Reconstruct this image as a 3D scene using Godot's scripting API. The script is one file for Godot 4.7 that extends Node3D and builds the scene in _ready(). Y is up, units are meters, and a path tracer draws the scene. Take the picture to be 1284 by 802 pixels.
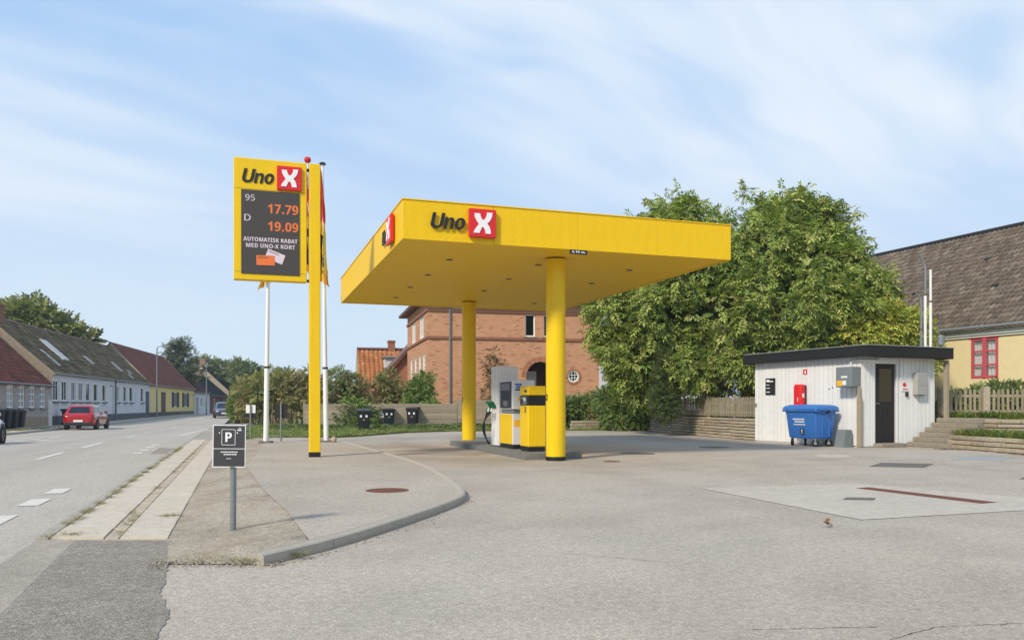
extends Node3D
# A filling station beside a Danish street. Metres, y up. Plan positions are written W(x, d): x to the east, d northwards (-z).

const STREET := 0.3211   # the forecourt, its canopy and the road share this heading
var used := {}
var mats := {}
var rng := RandomNumberGenerator.new()

# ---------------------------------------------------------------- mesh builder
class MB:
	var v := PackedVector3Array()
	var n := PackedVector3Array()
	var c := PackedColorArray()
	var ix := PackedInt32Array()
	var col := Color(1, 1, 1)
	var xf := Transform3D.IDENTITY
	func vert(p: Vector3, nn: Vector3) -> int:
		v.push_back(xf * p); n.push_back((xf.basis * nn).normalized()); c.push_back(col)
		return v.size() - 1
	func tri(a: Vector3, b: Vector3, d: Vector3) -> void:
		var nn := (b - a).cross(d - a)
		if nn.length_squared() < 1e-16: return
		var i := vert(a, nn); vert(b, nn); vert(d, nn)
		ix.push_back(i); ix.push_back(i + 2); ix.push_back(i + 1)
	func quad(a: Vector3, b: Vector3, d: Vector3, e: Vector3) -> void:   # counter-clockwise seen from outside
		var nn := (d - a).cross(e - b)
		if nn.length_squared() < 1e-16: return
		var i := vert(a, nn); vert(b, nn); vert(d, nn); vert(e, nn)
		ix.append_array(PackedInt32Array([i, i + 2, i + 1, i, i + 3, i + 2]))
	func box(ctr: Vector3, size: Vector3) -> void:
		var h := size * 0.5
		for k in 3:
			for s in [-1.0, 1.0]:
				var a := Vector3.ZERO; a[k] = h[k] * s
				var p := Vector3.ZERO; p[(k + 1) % 3] = h[(k + 1) % 3] * s
				var q := Vector3.ZERO; q[(k + 2) % 3] = h[(k + 2) % 3]
				quad(ctr + a - p - q, ctr + a + p - q, ctr + a + p + q, ctr + a - p + q)
	func bbox(ctr: Vector3, size: Vector3, b := 0.01) -> void:   # box with chamfered edges
		var h := size * 0.5
		for k in 3:
			var i1 := (k + 1) % 3
			var i2 := (k + 2) % 3
			for s in [-1.0, 1.0]:
				var a := Vector3.ZERO; a[k] = h[k] * s
				var p := Vector3.ZERO; p[i1] = (h[i1] - b) * s
				var q := Vector3.ZERO; q[i2] = h[i2] - b
				quad(ctr + a - p - q, ctr + a + p - q, ctr + a + p + q, ctr + a - p + q)
			for s1 in [-1.0, 1.0]:
				for s2 in [-1.0, 1.0]:   # the chamfer along axis k between the faces i1 and i2
					var o1 := Vector3.ZERO; o1[i1] = h[i1] * s1; o1[i2] = (h[i2] - b) * s2
					var o2 := Vector3.ZERO; o2[i1] = (h[i1] - b) * s1; o2[i2] = h[i2] * s2
					var e := Vector3.ZERO; e[k] = (h[k] - b) * s1 * s2
					quad(ctr + o1 - e, ctr + o2 - e, ctr + o2 + e, ctr + o1 + e)
		for sx in [-1.0, 1.0]:
			for sy in [-1.0, 1.0]:
				for sz in [-1.0, 1.0]:
					var s := Vector3(sx, sy, sz)
					var pa := ctr + Vector3(h.x, h.y - b, h.z - b) * s
					var pb := ctr + Vector3(h.x - b, h.y, h.z - b) * s
					var pc := ctr + Vector3(h.x - b, h.y - b, h.z) * s
					if sx * sy * sz > 0: tri(pa, pb, pc)
					else: tri(pa, pc, pb)
	func ring_mesh(rings: Array, close := true, caps := true) -> void:   # rings of equal length, counter-clockwise seen against the way they run
		var m: int = rings[0].size()
		var base := v.size()
		var last := m if close else m - 1
		for r in rings.size():
			for k in m:
				var a: Vector3 = rings[r][(k + 1) % m] if (close or k < m - 1) else rings[r][k]
				var b: Vector3 = rings[r][(k + m - 1) % m] if (close or k > 0) else rings[r][k]
				var f: Vector3 = rings[mini(r + 1, rings.size() - 1)][k]
				var g: Vector3 = rings[maxi(r - 1, 0)][k]
				var nn := (a - b).cross(f - g)
				if nn.length_squared() < 1e-14: nn = rings[r][k] - rings[r][0] + Vector3(0, 1e-3, 0)
				vert(rings[r][k], nn)
		for r in rings.size() - 1:
			for k in last:
				var a := base + r * m + k
				var b := base + r * m + (k + 1) % m
				ix.append_array(PackedInt32Array([a, b + m, b, a, a + m, b + m]))
		if caps and close:
			for e in [0, rings.size() - 1]:
				var mid := Vector3.ZERO
				for p in rings[e]: mid += p
				mid /= m
				for k in m:
					if e == 0: tri(mid, rings[e][(k + 1) % m], rings[e][k])
					else: tri(mid, rings[e][k], rings[e][(k + 1) % m])
	func tube(pts: Array, radii: Array, seg := 8, caps := true) -> void:
		var rings := []
		var side := Vector3.ZERO
		for i in pts.size():
			var t: Vector3 = (pts[mini(i + 1, pts.size() - 1)] - pts[maxi(i - 1, 0)]).normalized()
			if side == Vector3.ZERO: side = t.cross(Vector3(0.13, 0.3, 0.9) if absf(t.z) < 0.8 else Vector3(1, 0.2, 0)).normalized()
			side = (side - t * side.dot(t)).normalized()
			var up := t.cross(side)
			var ring := []
			for k in seg:
				var a := TAU * k / seg
				ring.append(pts[i] + (side * cos(a) + up * sin(a)) * radii[mini(i, radii.size() - 1)])
			rings.append(ring)
		ring_mesh(rings, true, caps)
	func cyl(p0: Vector3, p1: Vector3, r0: float, r1: float, seg := 12) -> void:
		tube([p0, p1], [r0, r1], seg)
	func lathe(profile: Array, seg := 16, ctr := Vector3.ZERO) -> void:   # [[radius, height], ...] round the y axis, from the bottom upwards
		for i in profile.size() - 1:
			var rings := []
			for p in [profile[i], profile[i + 1]]:
				var ring := []
				for k in seg:
					var a := -TAU * k / seg
					ring.append(ctr + Vector3(cos(a) * p[0], p[1], sin(a) * p[0]))
				rings.append(ring)
			ring_mesh(rings, true, false)
	func disc(ctr: Vector3, r: float, seg := 16) -> void:   # faces up
		for k in seg:
			var a := -TAU * k / seg
			var b := -TAU * (k + 1) / seg
			tri(ctr, ctr + Vector3(cos(a) * r, 0, sin(a) * r), ctr + Vector3(cos(b) * r, 0, sin(b) * r))
	func prism(poly: PackedVector2Array, z0: float, z1: float) -> void:   # an outline in x and y, counter-clockwise, given depth along z
		var p := poly
		if Geometry2D.is_polygon_clockwise(p):
			p.reverse()
		var t := Geometry2D.triangulate_polygon(p)
		for i in range(0, t.size(), 3):
			var a := p[t[i]]
			var b := p[t[i + 1]]
			var d := p[t[i + 2]]
			if (b - a).cross(d - a) < 0:
				var q := b; b = d; d = q
			tri(Vector3(a.x, a.y, z1), Vector3(b.x, b.y, z1), Vector3(d.x, d.y, z1))
			tri(Vector3(a.x, a.y, z0), Vector3(d.x, d.y, z0), Vector3(b.x, b.y, z0))
		for i in p.size():
			var a := p[i]
			var b := p[(i + 1) % p.size()]
			quad(Vector3(a.x, a.y, z0), Vector3(b.x, b.y, z0), Vector3(b.x, b.y, z1), Vector3(a.x, a.y, z1))
	func slab(poly: PackedVector2Array, y0: float, y1: float) -> void:   # an outline in x and d, standing from y0 to y1
		var keep := xf
		xf = xf * Transform3D(Basis(Vector3(1, 0, 0), Vector3(0, 0, -1), Vector3(0, 1, 0)), Vector3.ZERO)
		prism(poly, y0, y1)
		xf = keep
	func wall(w: float, h: float, holes: Array, reveal := 0.12, y0 := 0.0) -> void:   # a wall in x and y facing +z, with rectangular openings
		var xs := [0.0, w]
		var ys := [y0, h]
		for r in holes:
			xs.append_array([r.position.x, r.end.x]); ys.append_array([r.position.y, r.end.y])
		xs.sort(); ys.sort()
		for i in xs.size() - 1:
			for j in ys.size() - 1:
				if xs[i + 1] - xs[i] < 1e-4 or ys[j + 1] - ys[j] < 1e-4: continue
				var mid := Vector2((xs[i] + xs[i + 1]) / 2, (ys[j] + ys[j + 1]) / 2)
				var open := false
				for r in holes:
					if r.has_point(mid): open = true
				if not open:
					quad(Vector3(xs[i], ys[j], 0), Vector3(xs[i + 1], ys[j], 0), Vector3(xs[i + 1], ys[j + 1], 0), Vector3(xs[i], ys[j + 1], 0))
		for r in holes:
			var a := Vector3(r.position.x, r.position.y, 0)
			var b := Vector3(r.end.x, r.position.y, 0)
			var d := Vector3(r.end.x, r.end.y, 0)
			var e := Vector3(r.position.x, r.end.y, 0)
			var z := Vector3(0, 0, -reveal)
			quad(a, a + z, b + z, b); quad(b, b + z, d + z, d); quad(d, d + z, e + z, e); quad(e, e + z, a + z, a)
	func done() -> ArrayMesh:
		var arr := []
		arr.resize(Mesh.ARRAY_MAX)
		arr[Mesh.ARRAY_VERTEX] = v; arr[Mesh.ARRAY_NORMAL] = n; arr[Mesh.ARRAY_COLOR] = c; arr[Mesh.ARRAY_INDEX] = ix
		var m := ArrayMesh.new()
		m.add_surface_from_arrays(Mesh.PRIMITIVE_TRIANGLES, arr)
		return m

# ---------------------------------------------------------------- scene helpers
func W(x: float, d: float, y := 0.0) -> Vector3: return Vector3(x, y, -d)
func lin(r: float, g: float, b: float) -> Color: return Color(r, g, b)
func numbered(called: String, parent: Node) -> String:
	var key := str(parent.get_instance_id()) + called
	var k: int = used.get(key, 0)
	used[key] = k + 1
	return called if k == 0 else "%s_%03d" % [called, k]
func tag(o: Node, label := "", category := "", group := "", kind := "") -> Node:
	if label: o.set_meta("label", label)
	if category: o.set_meta("category", category)
	if group: o.set_meta("group", group)
	if kind: o.set_meta("kind", kind)
	return o
func thing(called: String, label: String, category: String, at := Vector3.ZERO, turn := 0.0, group := "") -> Node3D:
	var o := Node3D.new()
	o.name = numbered(called, self)
	add_child(o)
	o.position = at; o.rotation.y = turn
	tag(o, label, category, group)
	return o
func put(called: String, mesh: Mesh, m: Material, parent: Node = self, at := Vector3.ZERO, turn := Vector3.ZERO) -> MeshInstance3D:
	var o := MeshInstance3D.new()
	o.mesh = mesh
	o.material_override = m
	o.name = numbered(called, parent)
	parent.add_child(o)
	o.position = at; o.rotation = turn
	return o
func boxpart(called: String, ctr: Vector3, size: Vector3, m: Material, parent: Node, bevel := 0.006) -> MeshInstance3D:
	var b := MB.new()
	b.bbox(Vector3.ZERO, size, minf(bevel, minf(size.x, minf(size.y, size.z)) * 0.3))
	return put(called, b.done(), m, parent, ctr)
func structure(called: String, mesh: Mesh, m: Material) -> MeshInstance3D:
	var o := put(called, mesh, m)
	o.set_meta("kind", "structure")
	return o
func lettering(txt: String, height: float, m: Material, parent: Node, at: Vector3, turn := Vector3.ZERO, width := 0.0, weight := 700, lean := 0.0, depth := 0.012, called := "lettering") -> MeshInstance3D:
	var f := SystemFont.new()
	f.font_names = PackedStringArray(["Droid Sans"])
	f.font_weight = weight
	var t := TextMesh.new()
	t.text = txt; t.font = f; t.font_size = 64; t.pixel_size = height / 46.0; t.depth = depth / 1.0; t.curve_step = 2.0
	var o := put(called, t, m, parent)
	var box := t.get_aabb()
	var sx := width / box.size.x if width > 0.0 and box.size.x > 0.0 else 1.0
	var sy := height / box.size.y if box.size.y > 0.0 else 1.0
	var off := Transform3D(Basis(Vector3(sx, 0, 0), Vector3(lean * sy, sy, 0), Vector3(0, 0, 1)), Vector3.ZERO)
	off = off * Transform3D(Basis.IDENTITY, -box.get_center())
	o.transform = Transform3D(Basis.from_euler(turn), at) * off
	return o

# ---------------------------------------------------------------- computed textures and materials
func noise_img(seed_: int, freq: float, size := 512, type := FastNoiseLite.TYPE_SIMPLEX_SMOOTH, octaves := 4) -> PackedByteArray:
	var f := FastNoiseLite.new()
	f.seed = seed_; f.frequency = freq; f.noise_type = type; f.fractal_octaves = octaves
	if type == FastNoiseLite.TYPE_CELLULAR:
		f.cellular_return_type = FastNoiseLite.RETURN_CELL_VALUE
		f.fractal_type = FastNoiseLite.FRACTAL_NONE
	var im := f.get_seamless_image(size, size, false, false, 0.12)
	im.convert(Image.FORMAT_L8)
	return im.get_data()
func grain_tex(seed_: int, lo: float, hi: float, kind := "fine", size := 512) -> ImageTexture:   # a grey multiplier: the grain of a surface
	var a: PackedByteArray
	var b: PackedByteArray
	match kind:
		"asphalt": a = noise_img(seed_, 0.16, size, FastNoiseLite.TYPE_CELLULAR); b = noise_img(seed_ + 1, 0.02, size)
		"wood": a = noise_img(seed_, 0.05, size); b = noise_img(seed_ + 1, 0.01, size)
		_: a = noise_img(seed_, 0.11, size); b = noise_img(seed_ + 1, 0.012, size)
	var out := PackedByteArray()
	out.resize(size * size * 3)
	for i in size * size:
		var t := a[i] / 255.0
		if kind == "asphalt":
			t = 0.16 + 0.62 * t * t + (0.42 if (i * 7919 + a[i] * 31) % 97 < 3 and a[i] > 150 else 0.0)
		t = clampf(t * 0.72 + b[i] / 255.0 * 0.28, 0, 1)
		var g := int(255.0 * (lo + (hi - lo) * t))
		out[i * 3] = g; out[i * 3 + 1] = g; out[i * 3 + 2] = g
	return ImageTexture.create_from_image(Image.create_from_data(size, size, false, Image.FORMAT_RGB8, out))
func bump_tex(seed_: int, freq: float, strength: float, size := 512, type := FastNoiseLite.TYPE_SIMPLEX_SMOOTH) -> ImageTexture:
	var im := Image.create_from_data(size, size, false, Image.FORMAT_L8, noise_img(seed_, freq, size, type))
	im.convert(Image.FORMAT_RGBA8)
	im.bump_map_to_normal_map(strength)
	return ImageTexture.create_from_image(im)
var tex := {}
func mat(called: String, c: Color, rough := 0.7, opt := {}) -> StandardMaterial3D:
	if mats.has(called): return mats[called]
	var m := StandardMaterial3D.new()
	m.albedo_color = c; m.roughness = rough
	m.metallic = opt.get("metal", 0.0)
	m.metallic_specular = opt.get("spec", 0.5)
	m.vertex_color_use_as_albedo = opt.get("vc", false)
	if opt.has("grain"):
		m.albedo_texture = tex[opt.grain]
		m.uv1_triplanar = true
		m.uv1_world_triplanar = opt.get("world", true)
		var s: float = opt.get("scale", 1.0)
		m.uv1_scale = opt.get("scale3", Vector3(s, s, s))
	if opt.has("bump"):
		m.normal_enabled = true
		m.normal_texture = tex[opt.bump]
		m.normal_scale = opt.get("bump_scale", 1.0)
		m.uv1_triplanar = true
		m.uv1_world_triplanar = opt.get("world", true)
	if opt.has("coat"):
		m.clearcoat_enabled = true; m.clearcoat = opt.coat; m.clearcoat_roughness = 0.08
	if opt.has("backlight"):
		m.backlight_enabled = true; m.backlight = opt.backlight
	if opt.has("alpha"):
		m.transparency = BaseMaterial3D.TRANSPARENCY_ALPHA; m.albedo_color.a = opt.alpha
	m.cull_mode = BaseMaterial3D.CULL_DISABLED
	mats[called] = m
	return m

func make_materials() -> void:
	tex.asphalt = grain_tex(11, 0.69, 1.0, "asphalt", 1024)
	tex.asphalt_coarse = grain_tex(21, 0.58, 1.0, "asphalt", 1024)
	tex.fine = grain_tex(31, 0.72, 1.0)
	tex.soft = grain_tex(41, 0.86, 1.0)
	tex.rough = grain_tex(51, 0.45, 1.0)
	tex.worn = grain_tex(55, 0.66, 1.0)
	tex.streak = grain_tex(57, 0.87, 1.0)
	tex.wood = grain_tex(61, 0.55, 1.0, "wood")
	tex.b_asphalt = bump_tex(71, 0.13, 5.0, 1024)
	tex.b_fine = bump_tex(72, 0.09, 3.0)
	tex.b_soft = bump_tex(73, 0.012, 5.0)
	mat("asphalt", Color(0.865, 0.815, 0.745), 0.92, {grain = "asphalt", scale = 0.55, vc = true, bump = "b_asphalt", bump_scale = 0.5, spec = 0.3})
	mat("road", Color(0.87, 0.83, 0.77), 0.9, {grain = "asphalt", scale = 0.5, vc = true, bump = "b_asphalt", bump_scale = 0.4, spec = 0.3})
	mat("dark_asphalt", Color(0.80, 0.755, 0.69), 0.93, {grain = "asphalt_coarse", scale = 0.5, vc = true, bump = "b_asphalt", bump_scale = 0.8, spec = 0.3})
	mat("gravel", Color(0.94, 0.875, 0.785), 0.95, {grain = "asphalt_coarse", scale = 0.6, vc = true, bump = "b_asphalt", bump_scale = 0.8, spec = 0.2})
	mat("slab", Color(0.90, 0.845, 0.765), 0.9, {grain = "fine", scale = 0.9, vc = true, bump = "b_fine", bump_scale = 0.25, spec = 0.3})
	mat("concrete", Color(0.86, 0.82, 0.76), 0.88, {grain = "fine", scale = 0.8, vc = true, bump = "b_fine", bump_scale = 0.25, spec = 0.3})
	mat("kerb", Color(0.78, 0.745, 0.68), 0.9, {grain = "worn", scale = 1.6, bump = "b_fine", bump_scale = 0.5})
	mat("island_kerb", Color(0.62, 0.62, 0.60), 0.75, {grain = "rough", scale = 0.9, bump = "b_fine", bump_scale = 0.3})
	mat("marking", Color(0.99, 0.96, 0.90), 0.8, {grain = "worn", scale = 1.2})
	mat("yellow", Color(0.99, 0.805, 0.085), 0.5, {spec = 0.35, grain = "streak", scale3 = Vector3(1.1, 0.14, 1.1), bump = "b_soft", bump_scale = 0.12})
	mat("yellow_gloss", Color(0.985, 0.815, 0.07), 0.38, {spec = 0.4, grain = "streak", scale3 = Vector3(0.9, 0.2, 0.9)})
	mat("black_paint", Color(0.06, 0.06, 0.065), 0.5)
	mat("letter_black", Color(0.12, 0.105, 0.09), 0.5)
	mat("logo_red", Color(0.84, 0.12, 0.13), 0.4)
	mat("logo_white", Color(0.93, 0.92, 0.92), 0.45)
	mat("screen", Color(0.27, 0.25, 0.23), 0.45)
	mat("screen_white", Color(0.86, 0.80, 0.84), 0.6)
	mat("screen_orange", Color(0.90, 0.46, 0.22), 0.6)
	mat("sign_grey", Color(0.27, 0.26, 0.27), 0.4, {grain = "soft", scale = 3.0})
	mat("white", Color(0.90, 0.90, 0.89), 0.5)
	mat("white_board", Color(0.965, 0.96, 0.95), 0.6, {grain = "soft", scale = 0.7, vc = true})
	mat("galvanised", Color(0.60, 0.63, 0.63), 0.5, {metal = 0.4, grain = "fine", scale = 2.0})
	mat("grey_metal", Color(0.60, 0.61, 0.61), 0.5, {grain = "soft", scale = 1.0})
	mat("cabinet_grey", Color(0.50, 0.53, 0.54), 0.55, {grain = "soft", scale = 1.5})
	mat("pump_grey", Color(0.90, 0.90, 0.905), 0.45, {grain = "soft", scale = 1.0})
	mat("dark_plastic", Color(0.15, 0.16, 0.18), 0.5)
	mat("display_grey", Color(0.42, 0.43, 0.45), 0.3)
	mat("rubber", Color(0.05, 0.05, 0.05), 0.75)
	mat("green_plastic", Color(0.04, 0.40, 0.24), 0.45)
	mat("meter_grey", Color(0.70, 0.695, 0.67), 0.6, {grain = "soft", scale = 1.5})
	mat("blue_print", Color(0.10, 0.25, 0.62), 0.5)
	mat("bin_blue", Color(0.22, 0.46, 0.76), 0.45, {grain = "soft", scale = 1.0})
	mat("bin_dark", Color(0.13, 0.14, 0.16), 0.5, {grain = "soft", scale = 1.0})
	mat("glass_dark", Color(0.07, 0.075, 0.08), 0.06, {spec = 0.55})
	mat("glass_bright", Color(0.62, 0.65, 0.66), 0.08, {spec = 0.7})
	mat("pane", Color(0.75, 0.8, 0.8), 0.03, {alpha = 0.12})
	mat("window_white", Color(0.92, 0.92, 0.90), 0.5)
	mat("window_red", Color(0.76, 0.33, 0.37), 0.5)
	mat("curtain", Color(0.86, 0.85, 0.83), 0.9)
	mat("mortar", Color(0.97, 0.83, 0.66), 0.95, {grain = "fine", scale = 1.0})
	mat("brick", Color(1, 1, 1), 0.88, {vc = true, grain = "fine", scale = 1.3})
	mat("brick_far", Color(0.50, 0.27, 0.20), 0.9, {grain = "fine", scale = 0.6})
	mat("tile", Color(1, 1, 1), 0.9, {spec = 0.2, vc = true, grain = "rough", scale = 1.1})
	mat("glazed_tile", Color(1, 1, 1), 0.45, {vc = true, grain = "fine", scale = 1.1})
	mat("plaster_blue", Color(0.915, 0.92, 0.94), 0.9, {grain = "fine", scale = 0.35})
	mat("plinth_blue", Color(0.46, 0.49, 0.52), 0.9, {grain = "rough", scale = 0.5})
	mat("plaster_grey", Color(0.88, 0.86, 0.83), 0.92, {grain = "rough", scale = 0.4})
	mat("plaster_beige", Color(0.80, 0.73, 0.63), 0.92, {grain = "rough", scale = 0.5})
	mat("plaster_yellow", Color(1.0, 0.905, 0.61), 0.9, {grain = "fine", scale = 0.4})
	mat("plaster_pale", Color(0.96, 0.885, 0.68), 0.9, {grain = "soft", scale = 0.5})
	mat("plaster_white", Color(0.92, 0.92, 0.91), 0.9, {grain = "fine", scale = 0.4})
	mat("plaster_cream", Color(0.80, 0.74, 0.62), 0.9, {grain = "fine", scale = 0.4})
	mat("timber_grey", Color(0.86, 0.80, 0.70), 0.9, {grain = "wood", scale3 = Vector3(1.0, 7.0, 1.0), world = false, vc = true})
	mat("timber_upright", Color(0.78, 0.72, 0.61), 0.9, {grain = "wood", scale3 = Vector3(9.0, 1.0, 9.0), world = false, vc = true})
	mat("timber_dark", Color(0.13, 0.125, 0.12), 0.7, {grain = "wood", scale3 = Vector3(1.0, 8.0, 1.0), world = false})
	mat("door_dark", Color(0.15, 0.14, 0.145), 0.6, {grain = "wood", scale3 = Vector3(9.0, 1.0, 1.0), world = false})
	mat("door_brown", Color(0.36, 0.24, 0.20), 0.7)
	mat("shutter", Color(0.23, 0.20, 0.17), 0.7)
	mat("stone", Color(0.93, 0.86, 0.75), 0.92, {grain = "rough", scale = 1.3, vc = true, bump = "b_fine", bump_scale = 0.6})
	mat("step_stone", Color(0.76, 0.71, 0.63), 0.9, {grain = "rough", scale = 1.2, bump = "b_fine", bump_scale = 0.5})
	mat("soil", Color(0.40, 0.36, 0.27), 0.95, {grain = "rough", scale = 0.9, vc = true})
	mat("turf", Color(0.55, 0.57, 0.33), 0.95, {grain = "rough", scale = 0.8, vc = true})
	mat("rust", Color(0.58, 0.34, 0.22), 0.85, {grain = "rough", scale = 4.0})
	mat("iron", Color(0.56, 0.53, 0.49), 0.7, {grain = "rough", scale = 3.0})
	mat("iron_blue", Color(0.70, 0.72, 0.72), 0.6, {grain = "fine", scale = 2.0})
	mat("bark", Color(0.36, 0.31, 0.25), 0.95, {grain = "rough", scale = 1.5, bump = "b_fine"})
	mat("twig", Color(0.52, 0.44, 0.34), 0.95)
	mat("leaf", Color(1, 1, 1), 0.6, {vc = true, backlight = Color(0.55, 0.62, 0.20), spec = 0.4})
	mat("needle", Color(1, 1, 1), 0.7, {vc = true, backlight = Color(0.15, 0.2, 0.06), spec = 0.3})
	mat("car_red", Color(0.66, 0.03, 0.055), 0.3, {coat = 1.0})
	mat("car_white", Color(0.83, 0.84, 0.86), 0.3, {coat = 1.0})
	mat("car_grey", Color(0.27, 0.29, 0.32), 0.3, {coat = 1.0, metal = 0.4})
	mat("car_glass", Color(0.05, 0.06, 0.07), 0.05, {spec = 0.9})
	mat("tail_red", Color(0.62, 0.03, 0.05), 0.2, {coat = 1.0})
	mat("lamp_clear", Color(0.82, 0.84, 0.86), 0.1)
	mat("rim", Color(0.62, 0.63, 0.65), 0.35, {metal = 0.7})
	mat("flag_yellow", Color(0.95, 0.78, 0.28), 0.85, {backlight = Color(0.5, 0.4, 0.1)})
	mat("flag_red", Color(0.83, 0.20, 0.18), 0.85, {backlight = Color(0.4, 0.1, 0.1)})
	mat("flag_black", Color(0.16, 0.13, 0.11), 0.85)
	mat("sticker_yellow", Color(0.93, 0.70, 0.10), 0.5)
	mat("red_box", Color(0.85, 0.10, 0.11), 0.4)
	mat("copper", Color(0.42, 0.28, 0.22), 0.6)
	mat("dry_leaf", Color(0.48, 0.33, 0.20), 0.9)

# ---------------------------------------------------------------- the lie of the land
var land := FastNoiseLite.new()
func ramp(a: float, b: float, t: float) -> float:
	var k := clampf((t - a) / (b - a), 0, 1)
	return k * k * (3 - 2 * k)
func lay(x: float, d: float) -> float:   # the street falls a little to the west and comes up again further north
	return -0.3 * ramp(-12, -23, x) * (1.0 - 0.75 * ramp(55, 100, d))
func along(pts: Array, d: float) -> float:
	if d <= pts[0].y: return pts[0].x + (pts[1].x - pts[0].x) / (pts[1].y - pts[0].y) * (d - pts[0].y)
	for i in pts.size() - 1:
		if d <= pts[i + 1].y or i == pts.size() - 2:
			return pts[i].x + (pts[i + 1].x - pts[i].x) / (pts[i + 1].y - pts[i].y) * (d - pts[i].y)
	return 0.0
var road_right := [Vector2(-4.05, 6.9), Vector2(-12.25, 31.5), Vector2(-16.4, 44), Vector2(-22.7, 64), Vector2(-28.2, 81), Vector2(-35.2, 104), Vector2(-50, 150)]
var road_left := [Vector2(-15.5, 8), Vector2(-20.3, 25), Vector2(-24.2, 38), Vector2(-28.6, 54.5), Vector2(-34.6, 79), Vector2(-40.0, 103), Vector2(-56, 150)]
func fbm(seed_: int, freq: float, oct := 4) -> FastNoiseLite:
	var f := FastNoiseLite.new()
	f.seed = seed_; f.frequency = freq; f.fractal_octaves = oct; f.noise_type = FastNoiseLite.TYPE_SIMPLEX_SMOOTH
	return f
func ribbon(d0: float, d1: float, step: float, left: Callable, right: Callable, cols: int, height: Callable, tint: Callable) -> ArrayMesh:   # a sheet between two lines
	var b := MB.new()
	var rows := int(ceil((d1 - d0) / step))
	for i in rows + 1:
		var d := d0 + (d1 - d0) * i / rows
		var l: float = left.call(d)
		var r: float = right.call(d)
		for j in cols + 1:
			var x := l + (r - l) * j / cols
			b.col = tint.call(x, d)
			b.vert(W(x, d, height.call(x, d)), Vector3.UP)
	for i in rows:
		for j in cols:
			var a := i * (cols + 1) + j
			var e := a + cols + 1
			b.ix.append_array(PackedInt32Array([a, e + 1, a + 1, a, e, e + 1]))
	return b.done()

# ---------------------------------------------------------------- camera, sky, sun
func make_camera() -> void:
	var cam := Camera3D.new()
	cam.name = "camera"
	add_child(cam)
	cam.position = Vector3(0, 1.15, 0)
	cam.keep_aspect = Camera3D.KEEP_HEIGHT
	cam.set_frustum(0.0790, Vector2(0, 0.010542), 0.1, 2000.0)
	cam.current = true
func sky_image() -> ImageTexture:
	var w := 2048
	var h := 1024
	var im := Image.create(w, h, false, Image.FORMAT_RGB8)
	im.fill(Color(0.55, 0.54, 0.52))
	var a := fbm(301, 0.55, 6)
	var b := fbm(302, 0.9, 4)
	var c := fbm(303, 0.16, 3)
	var e := fbm(304, 3.2, 3)
	var stops := [[0.0, Color8(215, 231, 244)], [0.10, Color8(206, 225, 243)], [0.22, Color8(190, 214, 242)], [0.36, Color8(168, 201, 239)], [0.52, Color8(150, 188, 236)], [1.0, Color8(128, 172, 228)]]
	for j in h / 2 + 8:
		var el := (0.5 - (j + 0.5) / h) * PI
		var y := sin(el)
		var base: Color = stops[0][1]
		for k in stops.size() - 1:
			if y >= stops[k][0] and y <= stops[k + 1][0]:
				base = stops[k][1].lerp(stops[k + 1][1], (y - stops[k][0]) / (stops[k + 1][0] - stops[k][0]))
		for i in w:
			var az := ((i + 0.5) / w - 0.5) * TAU
			var px := sin(az) * cos(el) / (maxf(y, 0.0) + 0.16)
			var pz := cos(az) * cos(el) / (maxf(y, 0.0) + 0.16)
			# cirrus drawn out along one wind direction
			var s := px * 0.80 + pz * 0.60
			var t := -px * 0.60 + pz * 0.80
			var warp := b.get_noise_2d(s * 0.6, t * 0.9)
			var n := a.get_noise_2d(s * 0.50 + warp * 0.3, t * 1.5 + warp * 0.45)
			var veil := c.get_noise_2d(px * 1.3 + 4.0, pz * 1.3 + 2.2)
			var fine := e.get_noise_2d(s * 0.22, t * 1.3)
			var wisp := e.get_noise_2d(s * 0.30 + warp * 0.3, t * 2.2 + warp * 0.5)
			var dens := ramp(-0.62, 0.68, n + veil * 0.40 + fine * 0.14 + wisp * 0.16) * (0.75 + 0.25 * ramp(-0.4, 0.4, veil))
			dens *= 0.14 * ramp(0.0, 0.12, y) + 0.78 * ramp(0.12, 0.32, y)
			# a fading condensation trail
			var tx := az - 0.515
			var ty := el - (0.300 - tx * 0.36 + sin(tx * 20.0) * 0.002)
			if absf(tx) < 0.16: dens = maxf(dens, (1.0 - ramp(0.001, 0.0055 - tx * 0.008, absf(ty))) * ramp(-0.16, 0.02, tx) * ramp(0.16, 0.12, tx) * (0.55 + fine * 0.5))
			im.set_pixel(i, j, base.lerp(Color8(243, 246, 250), clampf(dens, 0, 0.9)))
	return ImageTexture.create_from_image(im)
func make_sky() -> void:
	var env := Environment.new()
	env.background_mode = Environment.BG_SKY
	var sky := Sky.new()
	var sm := PanoramaSkyMaterial.new()
	sm.panorama = sky_image()
	sm.energy_multiplier = 0.73
	sky.sky_material = sm
	env.sky = sky
	env.tonemap_mode = Environment.TONE_MAPPER_LINEAR
	env.tonemap_exposure = 1.48
	env.fog_enabled = true
	env.fog_density = 0.0005
	env.fog_light_color = Color(0.80, 0.87, 0.94)
	env.sdfgi_enabled = true
	env.ssao_enabled = true
	env.ssil_enabled = true
	var we := WorldEnvironment.new()
	we.name = "world_environment"
	we.environment = env
	add_child(we)
	var sun := DirectionalLight3D.new()
	sun.name = "sun"
	add_child(sun)
	sun.light_energy = 0.80
	sun.light_color = Color(1.0, 0.955, 0.88)
	sun.light_angular_distance = 8.0
	sun.shadow_enabled = true
	var el := deg_to_rad(38.0)
	sun.look_at_from_position(Vector3.ZERO, Vector3(0.60 * cos(el), -sin(el), -0.80 * cos(el)))

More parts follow.
